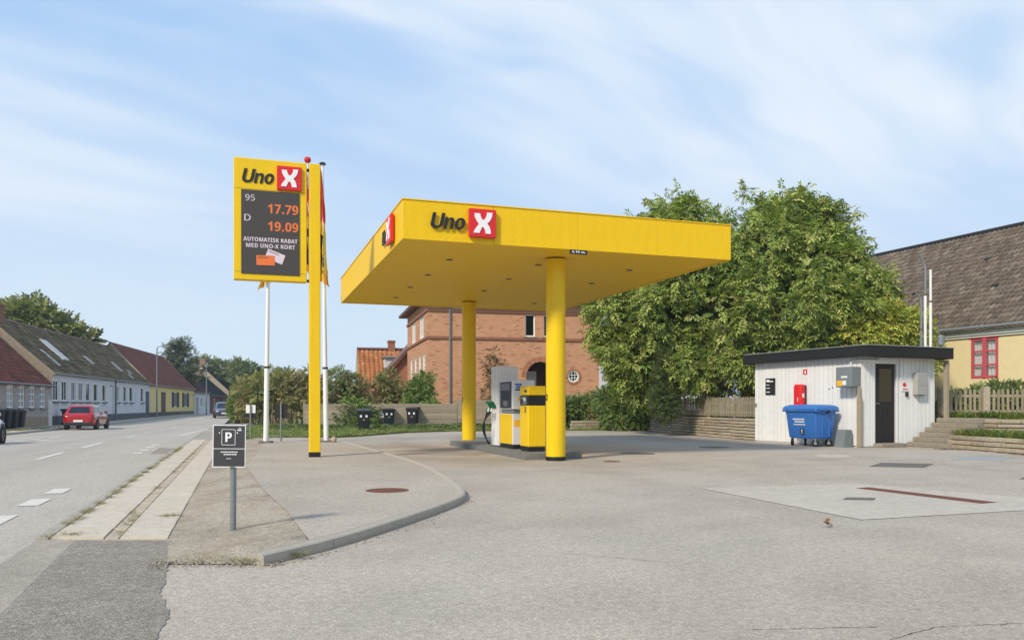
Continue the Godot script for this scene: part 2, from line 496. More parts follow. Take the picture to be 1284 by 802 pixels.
# ---------------------------------------------------------------- ground, road, pavements
func make_ground() -> void:
	var n1 := fbm(401, 0.25)
	var n2 := fbm(402, 0.9, 5)
	var n3 := fbm(403, 0.05, 3)
	structure("ground", ribbon(-60, 900, 8.0, func(_d): return -500.0, func(_d): return 500.0, 100, func(x, d): return lay(x, d) - 0.25,
		func(x, d): return lin(1, 1, 1) * (0.85 + 0.3 * n3.get_noise_2d(x * 0.2, d * 0.2))), mats.turf)
	# forecourt: worn asphalt, stained round the pumps, with pale dusty patches
	var court_tint := func(x: float, d: float) -> Color:
		var k := 0.93 + 0.15 * n1.get_noise_2d(x, d) + 0.12 * n2.get_noise_2d(x, d) + 0.06 * n2.get_noise_2d(x * 4.0, d * 4.0)
		var warm := 0.02 * n1.get_noise_2d(x + 40, d)
		var dx := x + 1.2 + (d - 20.0) * 0.33
		var stain := exp(-(dx * dx) / 6.0 - pow((d - 20.5) / 4.6, 2.0)) * ramp(-0.25, 0.35, n2.get_noise_2d(x * 0.5 + 9, d * 0.7))
		k *= 1.0 - 0.30 * stain
		var dusty := exp(-pow((x + 1.9) / 0.8, 2.0) - pow((d - 5.3) / 0.7, 2.0)) * ramp(-0.3, 0.3, n2.get_noise_2d(x * 1.6 + 20, d * 1.6))
		k *= 1.0 + 0.28 * dusty
		return Color(k * (1.0 + warm), k, k * (1.0 - warm * 1.5))
	structure("forecourt", ribbon(-9, 38.5, 0.3, func(d): return along(road_right, d) + 0.0, func(_d): return 34.0, 130, func(_x, _d): return 0.0, court_tint), mats.asphalt)
	var road_tint := func(x: float, d: float) -> Color:
		var l := along(road_left, d)
		var u := (x - l) / (along(road_right, d) - l)
		var k := 0.95 + 0.09 * n1.get_noise_2d(x * 0.6 + u * 5.0, d * 0.25) + 0.09 * n2.get_noise_2d(x * 2.0, d * 0.5)
		k *= 1.0 - 0.07 * exp(-pow((u - 0.36) / 0.045, 2.0)) - 0.07 * exp(-pow((u - 0.62) / 0.045, 2.0)) - 0.06 * exp(-pow((u - 0.78) / 0.04, 2.0))
		return Color(k, k, k)
	structure("road", ribbon(-9, 150, 1.0, func(d): return along(road_left, d), func(d): return along(road_right, d) - 0.003, 44, func(x, d): return lay(x, d) - 0.004, road_tint), mats.road)
	make_markings()
	make_pavements()

func strip_quad(p: Array, y: float) -> ArrayMesh:
	var b := MB.new()
	var poly := PackedVector2Array()
	for q in p: poly.push_back(q)
	b.slab(poly, y - 0.003, y)
	return b.done()
func marking(x: float, d: float, len_: float, wid: float, slope: float, parent: Node) -> void:   # a painted dash that starts at x, d and runs along the street
	var b := MB.new()
	var dir := Vector2(slope, 1).normalized()
	var side := Vector2(dir.y, -dir.x) * wid * 0.5
	var rows := maxi(1, int(len_ / 1.5))
	var n := fbm(int(absf(x * 100 + d * 13)), 5.0, 2)
	for i in rows:
		var a := Vector2(x, d) + dir * len_ * i / rows
		var e := Vector2(x, d) + dir * len_ * (i + 1) / rows
		var q := [a + side * (1.0 + 0.12 * n.get_noise_2d(i, 0)), e + side * (1.0 + 0.12 * n.get_noise_2d(i + 1, 0)), e - side, a - side]
		b.quad(W(q[0].x, q[0].y, lay(q[0].x, q[0].y) + 0.002), W(q[1].x, q[1].y, lay(q[1].x, q[1].y) + 0.002), W(q[2].x, q[2].y, lay(q[2].x, q[2].y) + 0.002), W(q[3].x, q[3].y, lay(q[3].x, q[3].y) + 0.002))
	put("dash", b.done(), mats.marking, parent)
func make_markings() -> void:
	var t := Node3D.new()
	t.name = "road_markings"
	add_child(t)
	t.set_meta("kind", "structure")
	for a in [[7.55, 0.95], [9.26, 0.72], [10.55, 0.66], [19.2, 0.5], [20.5, 0.6], [21.8, 0.6], [23.2, 0.6]]:
		marking(-5.55 - 0.338 * (a[0] - 9.26), a[0], a[1], 0.22, -0.338, t)
	for a in [[-10.1, 17.2, 2.7], [-11.6, 21.8, 3.6], [-14.1, 29.6, 2.6], [-16.6, 36.5, 2.6], [-19.2, 44.0, 2.6], [-21.6, 51.5, 2.6]]:
		marking(a[0], a[1], a[2], 0.13, -0.335, t)
	marking(-12.6, 30.8, 13.5, 0.14, -0.29, t)
	marking(-28.2, 55.5, 26.0, 0.16, -0.24, t)
	for q in [[-15.2, 23.6], [-15.9, 25.4], [-16.5, 27.2], [-17.1, 29.2], [-17.6, 27.6], [-18.3, 29.8], [-19.0, 32.0], [-19.6, 34.4]]:
		marking(q[0], q[1], 1.2, 0.42, -0.31, t)

func make_pavements() -> void:
	var n1 := fbm(411, 0.7)
	var n2 := fbm(412, 2.5)
	# the slabs: two runs with a strip of setts between them
	var walk := Node3D.new()
	walk.name = "pavement"
	add_child(walk)
	walk.set_meta("kind", "structure")
	var bed := MB.new()
	var line := func(off: float, d: float) -> float: return along(road_right, d) + off
	bed.slab(PackedVector2Array([Vector2(line.call(0.0, 6.88), 6.88), Vector2(line.call(1.10, 6.9), 6.9), Vector2(line.call(1.15, 27), 27), Vector2(line.call(0.0, 27), 27)]), -0.1, 0.004)
	put("bedding", bed.done(), mats.gravel, walk)
	rng.seed = 5
	var d := 6.92
	var k := 0
	while d < 26.6:
		var len_ := 0.62
		for run in [[0.10, 0.56], [0.70, 1.11]]:
			var b := MB.new()
			var g := 0.93 + rng.randf() * 0.12
			b.col = Color(g, g * (0.985 + rng.randf() * 0.02), g * (0.96 + rng.randf() * 0.04))
			var y := 0.015 + rng.randf() * 0.004
			var gap := 0.005 + rng.randf() * 0.004
			var p := PackedVector2Array([Vector2(line.call(run[0], d) + 0.004, d + gap), Vector2(line.call(run[1], d) - 0.004, d + gap), Vector2(line.call(run[1], d + len_) - 0.004, d + len_ - gap), Vector2(line.call(run[0], d + len_) + 0.004, d + len_ - gap)])
			b.slab(p, 0.0, y)
			put("paving_slab", b.done(), mats.slab, walk)
		d += len_
		k += 1
	# narrow strip of setts and the kerb line
	d = 6.92
	while d < 26.6:
		var b := MB.new()
		var g := 0.72 + rng.randf() * 0.2
		b.col = Color(g, g * 0.97, g * 0.91)
		b.slab(PackedVector2Array([Vector2(line.call(0.575, d), d), Vector2(line.call(0.685, d), d), Vector2(line.call(0.685, d + 0.15), d + 0.14), Vector2(line.call(0.575, d + 0.15), d + 0.14)]), 0.0, 0.009 + rng.randf() * 0.006)
		put("sett", b.done(), mats.slab, walk)
		d += 0.155
	d = 6.9
	while d < 60:
		var b := MB.new()
		var y0 := lay(line.call(0.0, d), d)
		b.slab(PackedVector2Array([Vector2(line.call(-0.02, d), d + 0.006), Vector2(line.call(0.09, d), d + 0.006), Vector2(line.call(0.09, d + 0.9), d + 0.894), Vector2(line.call(-0.02, d + 0.9), d + 0.894)]), y0 - 0.1, y0 + 0.018 + rng.randf() * 0.005)
		put("kerb_stone", b.done(), mats.kerb, walk)
		d += 0.9
	# beyond the slabs the footway goes on in asphalt
	structure("footway", ribbon(26.62, 62, 0.5, func(q): return along(road_right, q) + 0.09, func(q): return along(road_right, q) + 1.9, 8, func(x, q): return lay(x, q) + 0.014, func(x, q): return lin(1, 1, 1) * (0.82 + 0.12 * n1.get_noise_2d(x, q))), mats.asphalt)
	# across the street
	var far := structure("footway_opposite", ribbon(10, 128, 1.0, func(q): return along(road_left, q) - 5.0, func(q): return along(road_left, q) - 0.12, 16, func(x, q): return lay(x, q) + 0.09, func(x, q): return lin(1, 1, 1) * (0.86 + 0.2 * n1.get_noise_2d(x, q))), mats.slab)
	d = 10.0
	while d < 110:
		var b := MB.new()
		var xa := along(road_left, d)
		var xb := along(road_left, d + 1.0)
		b.slab(PackedVector2Array([Vector2(xa - 0.13, d + 0.005), Vector2(xa, d + 0.005), Vector2(xb, d + 0.995), Vector2(xb - 0.13, d + 0.995)]), lay(xa, d) - 0.1, lay(xa, d) + 0.10)
		put("kerb_stone", b.done(), mats.kerb, far)
		d += 1.0
	# the crossing into the forecourt: old pale asphalt and a dark trench repair
	structure("crossing", ribbon(-9, 6.86, 0.15, func(q): return along(road_right, q) + 0.0, func(q): return -3.66 - 0.372 * (q - 6.72), 8, func(_x, _q): return 0.004, func(x, q): return lin(1, 1, 1) * (0.80 + 0.10 * n1.get_noise_2d(x, q) + 0.08 * n2.get_noise_2d(x, q))), mats.asphalt)
	var b2 := MB.new()
	var right := func(q: float) -> float:
		var e := [[-9.0, 3.2], [0.0, -0.35], [3.97, -1.74], [4.4, -1.88], [4.73, -2.02], [4.9, -2.14], [5.1, -2.20], [5.5, -2.36], [5.75, -2.47], [6.1, -2.58], [6.5, -2.74], [6.75, -2.86], [6.86, -2.93]]
		for i in e.size() - 1:
			if q <= e[i + 1][0]: return lerpf(e[i][1], e[i + 1][1], (q - e[i][0]) / (e[i + 1][0] - e[i][0])) + 0.05 * n2.get_noise_2d(q * 0.5, 0) + 0.02 * n2.get_noise_2d(q * 3.1, 5.0) + 0.01 * n2.get_noise_2d(q * 9.0, 9.0)
		return e[-1][1]
	structure("trench_repair", ribbon(-9, 6.87, 0.03, func(q): return -3.66 - 0.372 * (q - 6.72), right, 12, func(_x, _q): return 0.0045, func(x, q): return lin(1, 1, 1) * (0.92 + 0.10 * n1.get_noise_2d(x, q) + 0.12 * n2.get_noise_2d(x, q))), mats.dark_asphalt)
	# raised traffic island: gravelly strip, asphalt, kerb
	var strip_r := [Vector2(-1.56, 6.3), Vector2(-2.28, 8.22), Vector2(-3.2, 10.4), Vector2(-4.66, 14.2), Vector2(-6.9, 22.4), Vector2(-8.0, 27)]
	var strip_l := func(q: float) -> float: return along(road_right, q) + 1.105 if q > 6.9 else -2.935 - 0.42 * (q - 6.9)
	structure("gravel_strip", ribbon(5.84, 27, 0.12, strip_l, func(q): return along(strip_r, q) + 0.3 * ramp(6.6, 9.0, q) if q > 6.3 else -1.72 + 0.16 * ramp(5.8, 6.3, q), 16,
		func(x, q): return gravel_height(x, q, strip_l.call(q), along(strip_r, q)) + 0.004 * n2.get_noise_2d(x, q), func(x, q): return Color(1, 0.98 + 0.05 * n1.get_noise_2d(x * 2.0, q), 0.95 + 0.10 * n1.get_noise_2d(x * 2.0, q)) * (0.95 + 0.34 * n1.get_noise_2d(x * 1.3, q * 0.8) + 0.24 * n2.get_noise_2d(x * 1.5, q * 1.5))), mats.gravel)
	var kerb := kerb_line()
	var isl := PackedVector2Array()
	for p in kerb: isl.push_back(p)
	isl.append_array(PackedVector2Array([Vector2(-8.0, 27), Vector2(-6.9, 22.4), Vector2(-4.66, 14.2), Vector2(-3.2, 10.4), Vector2(-2.28, 8.22), Vector2(-1.56, 6.3)]))
	var ib := MB.new()
	# fine sheet inside the outline, so that its tone can vary
	var cell := 0.4
	for gx in range(-22, 2):
		for gy in range(14, 70):
			var sq := PackedVector2Array([Vector2(gx, gy) * cell, Vector2(gx + 1, gy) * cell, Vector2(gx + 1, gy + 1) * cell, Vector2(gx, gy + 1) * cell])
			for piece in Geometry2D.intersect_polygons(sq, isl):
				var tr := Geometry2D.triangulate_polygon(piece)
				for i in range(0, tr.size(), 3):
					var pp := [piece[tr[i]], piece[tr[i + 1]], piece[tr[i + 2]]]
					if (pp[1] - pp[0]).cross(pp[2] - pp[0]) < 0: pp.reverse()
					var base := ib.v.size()
					for q in pp:
						ib.col = Color(1, 0.995, 0.985) * (0.94 + 0.14 * n1.get_noise_2d(q.x * 0.7, q.y * 0.5) + 0.08 * n2.get_noise_2d(q.x, q.y))
						ib.vert(W(q.x, q.y, 0.074), Vector3.UP)
					ib.ix.append_array(PackedInt32Array([base, base + 2, base + 1]))
	structure("traffic_island", ib.done(), mats.asphalt)
	var kr := Node3D.new()
	kr.name = "kerb"
	add_child(kr)
	kr.set_meta("kind", "structure")
	# kerb stones 0.75 m long following the curve
	var run := 0.0
	var start := 0
	var total := [0.0]
	for i in kerb.size() - 1: total.append(total[-1] + kerb[i].distance_to(kerb[i + 1]))
	var at := func(s: float) -> Vector2:
		for i in kerb.size() - 1:
			if s <= total[i + 1]: return kerb[i].lerp(kerb[i + 1], (s - total[i]) / (total[i + 1] - total[i]))
		return kerb[-1]
	while run < total[-1] - 0.1:
		var e := minf(run + 0.8, total[-1])
		var b := MB.new()
		var parts := 4
		var ring := []
		for i in parts + 1:
			var s := lerpf(run + 0.004, e - 0.004, float(i) / parts)
			var p: Vector2 = at.call(s)
			var tdir: Vector2 = (at.call(minf(s + 0.06, total[-1])) - at.call(maxf(s - 0.06, 0))).normalized()
			var inw := Vector2(-tdir.y, tdir.x)
			var prof := [[-0.004, -0.08], [-0.004, 0.066], [0.016, 0.085], [0.12, 0.087], [0.12, -0.08]]
			var rr := []
			for q in prof: rr.append(W(p.x + inw.x * q[0], p.y + inw.y * q[0], q[1]))
			ring.append(rr)
		b.ring_mesh(ring)
		put("kerb_stone", b.done(), mats.kerb, kr)
		run = e
	# concrete apron with its drain covers
	var ap := Node3D.new()
	ap.name = "concrete_apron"
	add_child(ap)
	ap.set_meta("kind", "structure")
	put("slab", ribbon(0, 1, 0.05, func(_q): return 0.0, func(_q): return 1.0, 24, func(_x, _q): return 0.0, func(_x, _q): return Color.WHITE), mats.concrete, ap)
	var am: MeshInstance3D = ap.get_child(0)
	var c4 := [Vector2(3.5, 8.11), Vector2(2.61, 11.22), Vector2(5.06, 11.9), Vector2(6.9, 9.3)]
	var ab := MB.new()
	for i in 25:
		for j in 25:
			var p: Vector2 = c4[0].lerp(c4[3], i / 24.0).lerp(c4[1].lerp(c4[2], i / 24.0), j / 24.0)
			ab.col = Color(1, 0.995, 0.985) * (0.95 + 0.07 * n1.get_noise_2d(p.x, p.y) + 0.06 * n2.get_noise_2d(p.x, p.y))
			ab.vert(W(p.x, p.y, 0.005), Vector3.UP)
	for i in 24:
		for j in 24:
			var a := i * 25 + j
			ab.ix.append_array(PackedInt32Array([a, a + 1, a + 26, a, a + 26, a + 25]))
	am.mesh = ab.done()
	var covers := Node3D.new()
	for q in [["drain_channel", [Vector2(4.76, 11.18), Vector2(4.98, 11.30), Vector2(5.72, 9.55), Vector2(5.48, 9.44)], mats.rust, 0.0095, "long rust brown drain channel let into the concrete apron", "drain"],
		["drain_cover", [Vector2(4.02, 9.83), Vector2(4.16, 10.06), Vector2(4.50, 10.0), Vector2(4.36, 9.75)], mats.iron, 0.0095, "small square brown drain cover in the concrete apron", "drain cover"],
		["tank_cover", [Vector2(6.7, 15.2), Vector2(7.4, 16.2), Vector2(8.3, 15.9), Vector2(7.6, 14.9)], mats.iron, 0.0045, "large grey tank cover in the asphalt before the shed door", "manhole cover"],
		["tank_cover", [Vector2(9.3, 17.1), Vector2(10.2, 18.1), Vector2(11.0, 17.7), Vector2(10.1, 16.8)], mats.iron_blue, 0.0045, "pale blue tank cover in the asphalt before the steps", "manhole cover"],
		["tank_cover", [Vector2(7.9, 12.6), Vector2(8.5, 13.3), Vector2(9.3, 13.0), Vector2(8.7, 12.3)], mats.iron, 0.0045, "grey tank cover cut by the picture edge beside the apron", "manhole cover"]]:
		var o := put(q[0], strip_quad(q[1], q[3]), q[2])
		tag(o, q[4], q[5])
	covers.free()
	for q in [[-1.58, 10.24, 0.27, mats.rust, 0.079, "round rusty manhole cover on the raised traffic island"], [3.0, 19.3, 0.42, mats.iron, 0.005, "large dark manhole cover beside the front canopy column"], [2.05, 16.6, 0.17, mats.rust, 0.005, "small dark cover in the asphalt by the front column"],
		[5.55, 22.2, 0.42, mats.iron, 0.005, "dark manhole cover in the asphalt left of the shed"], [7.3, 18.4, 0.42, mats.concrete, 0.005, "pale round concrete cover in the asphalt near the blue bin"]]:
		var b := MB.new()
		b.lathe([[q[2], -0.02], [q[2], 0.0], [q[2] * 0.9, 0.001], [q[2] * 0.88, -0.002], [0.001, -0.002]], 24)
		tag(put("manhole_cover", b.done(), q[3], self, W(q[0], q[1], q[4])), q[5], "manhole cover")
	var pb := MB.new()
	pb.slab(PackedVector2Array([Vector2(-8.6, 19.2), Vector2(-7.62, 19.2), Vector2(-8.5, 21.6), Vector2(-9.55, 21.9)]), -0.02, 0.003)
	structure("road_repair", pb.done(), mats.dark_asphalt)

func gravel_height(x: float, q: float, l: float, r: float) -> float:   # from the level of the slabs up to that of the island
	return 0.008 + 0.057 * ramp(5.84, 6.3, q) * ramp(l, lerpf(l, r, 0.8), x)
func kerb_line() -> Array:
	var c := Curve2D.new()
	var pts := [Vector2(-1.78, 5.78), Vector2(-1.50, 6.34), Vector2(-1.3, 6.87), Vector2(-1.07, 7.6), Vector2(-0.81, 8.5), Vector2(-0.64, 9.2), Vector2(-0.57, 9.8), Vector2(-0.64, 10.6), Vector2(-0.86, 11.8), Vector2(-1.38, 14.1), Vector2(-1.95, 15.9), Vector2(-3.0, 18.8), Vector2(-5.0, 24.2), Vector2(-6.2, 27)]
	for i in pts.size():
		var t: Vector2 = (pts[mini(i + 1, pts.size() - 1)] - pts[maxi(i - 1, 0)]) * 0.16
		c.add_point(pts[i], -t, t)
	var out := []
	for p in c.tessellate(4, 3): out.append(p)
	return out

# ---------------------------------------------------------------- filling station
func x_shape(s: float) -> PackedVector2Array:   # the letter on the red square, for a square of side s, centred
	var p := PackedVector2Array()
	for q in [[0.19, 0.17], [0.40, 0.17], [0.415, 0.26], [0.46, 0.36], [0.515, 0.40], [0.59, 0.34], [0.64, 0.24], [0.655, 0.12], [0.86, 0.12], [0.835, 0.25], [0.78, 0.38], [0.66, 0.52], [0.73, 0.60], [0.78, 0.72], [0.795, 0.87], [0.60, 0.87], [0.585, 0.76], [0.54, 0.67], [0.485, 0.63], [0.43, 0.72], [0.375, 0.86], [0.15, 0.86], [0.22, 0.72], [0.32, 0.59], [0.35, 0.54], [0.27, 0.43], [0.21, 0.31]]:
		p.push_back(Vector2((q[0] - 0.5) * s, (0.5 - q[1]) * s))
	return p
func logo(parent: Node, at: Vector3, turn: Vector3, side: float, gap: float, word: float, cap: float) -> void:   # the word, then the red square; at is the square's centre
	var sq := MB.new()
	sq.bbox(Vector3(0, 0, 0.02), Vector3(side, side, 0.07), 0.008)
	var o := put("logo_square", sq.done(), mats.logo_red, parent, at, turn)
	var xm := MB.new()
	xm.prism(x_shape(side), 0.05, 0.068)
	put("letter", xm.done(), mats.logo_white, o)
	var b := Basis.from_euler(turn)
	var left := -side * 0.5 - gap - word - 0.02
	for q in [["U", 0.0, 0.36, 1.0], ["n", 0.395, 0.265, 0.75], ["o", 0.70, 0.285, 0.76]]:
		lettering(q[0], cap * q[3], mats.letter_black, parent, at + b * Vector3(left + word * (q[1] + q[2] * 0.5) + (0.5 * cap * (q[3] - 1.0)) * 0.22, 0.5 * cap * (q[3] - 1.0), 0.006), turn, word * q[2], 600, 0.22, 0.02)

func make_canopy() -> void:
	var t := thing("canopy", "yellow flat station canopy on two round columns over the pumps", "canopy", W(-2.0, 14.81), STREET)
	var w := 6.96
	var dp := 9.87
	var y0 := 4.2
	var y1 := 4.92
	# fascia in sheets
	for s in 4:
		boxpart("fascia_panel", Vector3(w * (s + 0.5) / 4, (y0 + y1) / 2, -0.03), Vector3(w / 4 - 0.005, y1 - y0, 0.06), mats.yellow, t, 0.004)
		boxpart("fascia_panel", Vector3(w * (s + 0.5) / 4, (y0 + y1) / 2, -dp + 0.03), Vector3(w / 4 - 0.005, y1 - y0, 0.06), mats.yellow, t, 0.004)
	for s in 6:
		for x in [0.03, w - 0.03]:
			boxpart("fascia_panel", Vector3(x, (y0 + y1) / 2, -0.062 - (dp - 0.124) * (s + 0.5) / 6), Vector3(0.06, y1 - y0 - 0.002, (dp - 0.124) / 6 - 0.005), mats.yellow, t, 0.004)
	for q in [[Vector3(w / 2, y1 + 0.012, -0.03), Vector3(w + 0.03, 0.024, 0.09)], [Vector3(w / 2, y1 + 0.012, -dp + 0.03), Vector3(w + 0.03, 0.024, 0.09)], [Vector3(0.03, y1 + 0.012, -dp / 2), Vector3(0.09, 0.024, dp - 0.16)], [Vector3(w - 0.03, y1 + 0.012, -dp / 2), Vector3(0.09, 0.024, dp - 0.16)]]:
		boxpart("edge_trim", q[0], q[1], mats.yellow, t, 0.004)
	boxpart("roof_deck", Vector3(w / 2, 4.80, -dp / 2), Vector3(w - 0.13, 0.08, dp - 0.13), mats.grey_metal, t)
	# soffit in long sheets
	var nb := 24
	for k in nb:
		boxpart("soffit_sheet", Vector3(w / 2, y0 + 0.035, -0.064 - (dp - 0.128) * (k + 0.5) / nb), Vector3(w - 0.126, 0.03, (dp - 0.128) / nb - 0.012), mats.yellow, t, 0.003)
	boxpart("soffit_backing", Vector3(w / 2, y0 + 0.075, -dp / 2), Vector3(w - 0.126, 0.03, dp - 0.13), mats.yellow, t)
	var lm := MB.new()
	lm.lathe([[0.075, 0.012], [0.075, -0.004], [0.06, -0.007], [0.055, 0.0], [0.001, 0.004]], 20)
	var lamp_mesh := lm.done()
	for x in [1.35, 3.35, 5.55]:
		for z in [1.9, 4.0, 6.1, 8.2]:
			if absf(x - 3.35) < 0.1 and z > 8: continue
			put("ceiling_lamp", lamp_mesh, mats.iron, t, Vector3(x, y0 + 0.012, -z))
	# columns
	for q in [[3.43, 1.08], [3.58, 8.47]]:
		var c := MB.new()
		c.lathe([[0.207, 0.085], [0.205, 0.09], [0.205, 2.1], [0.204, 4.19]], 32)
		var o := put("column", c.done(), mats.yellow_gloss, t, Vector3(q[0], 0, -q[1]))
		var f := MB.new()
		f.lathe([[0.19, 0.0], [0.212, 0.004], [0.212, 0.085], [0.20, 0.09]], 32)
		put("foot", f.done(), mats.black_paint, o)
		var g := MB.new()
		g.lathe([[0.20, 4.15], [0.225, 4.155], [0.225, 4.185], [0.20, 4.19]], 32)
		put("collar", g.done(), mats.yellow, o)
		lettering("2", 0.13, mats.letter_black, o, Vector3(-0.207, 1.32, 0.02), Vector3(0, -PI / 2 + 0.1, 0), 0.08, 700, 0.0, 0.004, "number")
	logo(t, Vector3(1.50, 4.57, 0.035), Vector3.ZERO, 0.53, 0.03, 0.66, 0.29)
	logo(t, Vector3(-0.035, 4.57, -1.05), Vector3(0, -PI / 2, 0), 0.53, 0.03, 0.66, 0.29)
	var hs := boxpart("height_sign", Vector3(3.48, 4.155, 0.016), Vector3(0.37, 0.085, 0.02), mats.black_paint, t, 0.002)
	lettering("4,10 m.", 0.05, mats.logo_white, hs, Vector3(0, 0, 0.012), Vector3.ZERO, 0.30, 700, 0.0, 0.003)

func make_pumps() -> void:
	var o := W(-2.0, 14.81)
	var bs := Basis(Vector3.UP, STREET)
	# kerbed island
	var isl := thing("pump_island", "low grey concrete island under the fuel pumps", "pump island", o, STREET)
	var b := MB.new()
	var poly := PackedVector2Array([Vector2(2.86, 1.36), Vector2(4.15, 1.36), Vector2(4.15, 7.9), Vector2(3.95, 8.15), Vector2(3.05, 8.15), Vector2(2.86, 7.9)])
	b.slab(poly, -0.02, 0.135)
	put("block", b.done(), mats.island_kerb, isl)
	# yellow payment terminal nearest the camera
	var t := thing("payment_terminal", "yellow pay terminal with black band standing before the grey pump", "payment terminal", o + bs * Vector3(3.36, 0.135, -2.3), STREET)
	boxpart("plinth", Vector3(0, 0.05, 0), Vector3(0.38, 0.10, 0.52), mats.black_paint, t)
	boxpart("lower_body", Vector3(0, 0.555, 0), Vector3(0.42, 0.91, 0.56), mats.yellow_gloss, t, 0.02)
	boxpart("band", Vector3(0, 1.12, 0), Vector3(0.41, 0.216, 0.55), mats.black_paint, t, 0.01)
	boxpart("upper_body", Vector3(0, 1.335, 0), Vector3(0.42, 0.21, 0.56), mats.yellow_gloss, t, 0.02)
	boxpart("card_panel", Vector3(-0.213, 1.12, 0.02), Vector3(0.02, 0.17, 0.34), mats.display_grey, t)
	boxpart("screen", Vector3(-0.225, 1.15, 0.08), Vector3(0.008, 0.08, 0.12), mats.lamp_clear, t)
	boxpart("keypad", Vector3(-0.225, 1.10, -0.08), Vector3(0.012, 0.09, 0.1), mats.dark_plastic, t)
	boxpart("notice", Vector3(-0.213, 0.92, 0.1), Vector3(0.004, 0.14, 0.06), mats.letter_black, t, 0.001)
	boxpart("notice", Vector3(-0.213, 1.33, 0.12), Vector3(0.004, 0.05, 0.16), mats.letter_black, t, 0.001)
	for k in 5: boxpart("rib", Vector3(-0.10 + 0.07 * k, 0.55, 0.2815), Vector3(0.012, 0.82, 0.004), mats.yellow_gloss, t, 0.001)
	# fuel dispenser
	var p := thing("fuel_dispenser", "grey and yellow fuel dispenser with green nozzles and black hoses", "fuel pump", o + bs * Vector3(3.42, 0.135, -3.6), STREET)
	boxpart("plinth", Vector3(0, 0.05, 0), Vector3(0.5, 0.10, 1.0), mats.black_paint, p)
	boxpart("lower_cabinet", Vector3(0, 0.46, 0), Vector3(0.52, 0.72, 1.0), mats.pump_grey, p, 0.01)
	for s in [-1.0, 1.0]: boxpart("yellow_cover", Vector3(0.262 * s, 0.46, -0.02), Vector3(0.012, 0.70, 0.94), mats.yellow_gloss, p)
	boxpart("shelf", Vector3(0, 0.87, 0), Vector3(0.46, 0.09, 0.9), mats.galvanised, p)
	boxpart("upper_cabinet", Vector3(0, 1.26, 0.05), Vector3(0.54, 0.68, 0.94), mats.pump_grey, p, 0.012)
	for s in [-1.0, 1.0]:
		var fr := boxpart("display_frame", Vector3(0.277 * s, 1.26, 0.02), Vector3(0.02, 0.62, 0.82), mats.dark_plastic, p)
		boxpart("display", Vector3(0.012 * s, 0.19, 0.0), Vector3(0.01, 0.16, 0.66), mats.display_grey, fr, 0.002)
		boxpart("display", Vector3(0.012 * s, -0.02, 0.0), Vector3(0.01, 0.16, 0.5), mats.glass_dark, fr, 0.002)
		boxpart("keypad", Vector3(0.012 * s, -0.2, 0.0), Vector3(0.01, 0.12, 0.3), mats.display_grey, fr, 0.002)
	for k in 3: boxpart("blue_emblem", Vector3(-0.13 + 0.02 * (k % 2), 1.50 - 0.06 * k, 0.522), Vector3(0.16, 0.04, 0.004), mats.blue_print, p, 0.001)
	boxpart("yellow_label", Vector3(-0.1, 1.16, 0.522), Vector3(0.07, 0.09, 0.004), mats.sticker_yellow, p, 0.001)
	boxpart("warning_label", Vector3(-0.16, 0.60, 0.502), Vector3(0.14, 0.16, 0.006), mats.sticker_yellow, p, 0.001)
	# the hose tower behind it
	var tower := boxpart("hose_tower", Vector3(-0.02, 1.0, -0.86), Vector3(0.50, 1.96, 0.52), mats.pump_grey, p, 0.02)
	for s in [-1.0, 1.0]:
		for k in 4: boxpart("hose_rail", Vector3(0.262 * s, 0, -0.20 + 0.13 * k), Vector3(0.03, 1.94, 0.05), mats.white, tower, 0.008)
	for k in 2: boxpart("mark", Vector3(-0.06 + 0.12 * k, 0.36, 0.262), Vector3(0.04, 0.06, 0.004), mats.cabinet_grey, tower, 0.001)
	for s in [-1.0, 1.0]:
		for k in 4:
			var z := -0.20 + 0.13 * k
			var nz := MB.new()
			nz.tube([Vector3(0.30 * s, -0.02, z), Vector3(0.36 * s, 0.10, z), Vector3(0.40 * s, 0.13, z), Vector3(0.43 * s, 0.10, z)], [0.028, 0.034, 0.03, 0.022], 8)
			put("nozzle", nz.done(), mats.green_plastic, tower, Vector3(0, -0.03, 0))
			var g := MB.new()
			g.tube([Vector3(0.39 * s, -0.06, z), Vector3(0.41 * s, -0.14, z)], [0.024, 0.024], 8)
			put("hose_grip", g.done(), mats.white if k % 2 else mats.green_plastic, tower)
			var h := MB.new()
			var pts := []
			for i in 15:
				var a := i / 14.0
				pts.append(Vector3((0.40 + (0.10 + 0.05 * k) * sin(a * PI * 0.9) - 0.06 * a) * s, -0.14 - 0.80 * a + 0.03 * sin(a * PI), z - 0.02 * k * a))
			h.tube(pts, [0.014], 8)
			put("hose", h.done(), mats.rubber, tower)

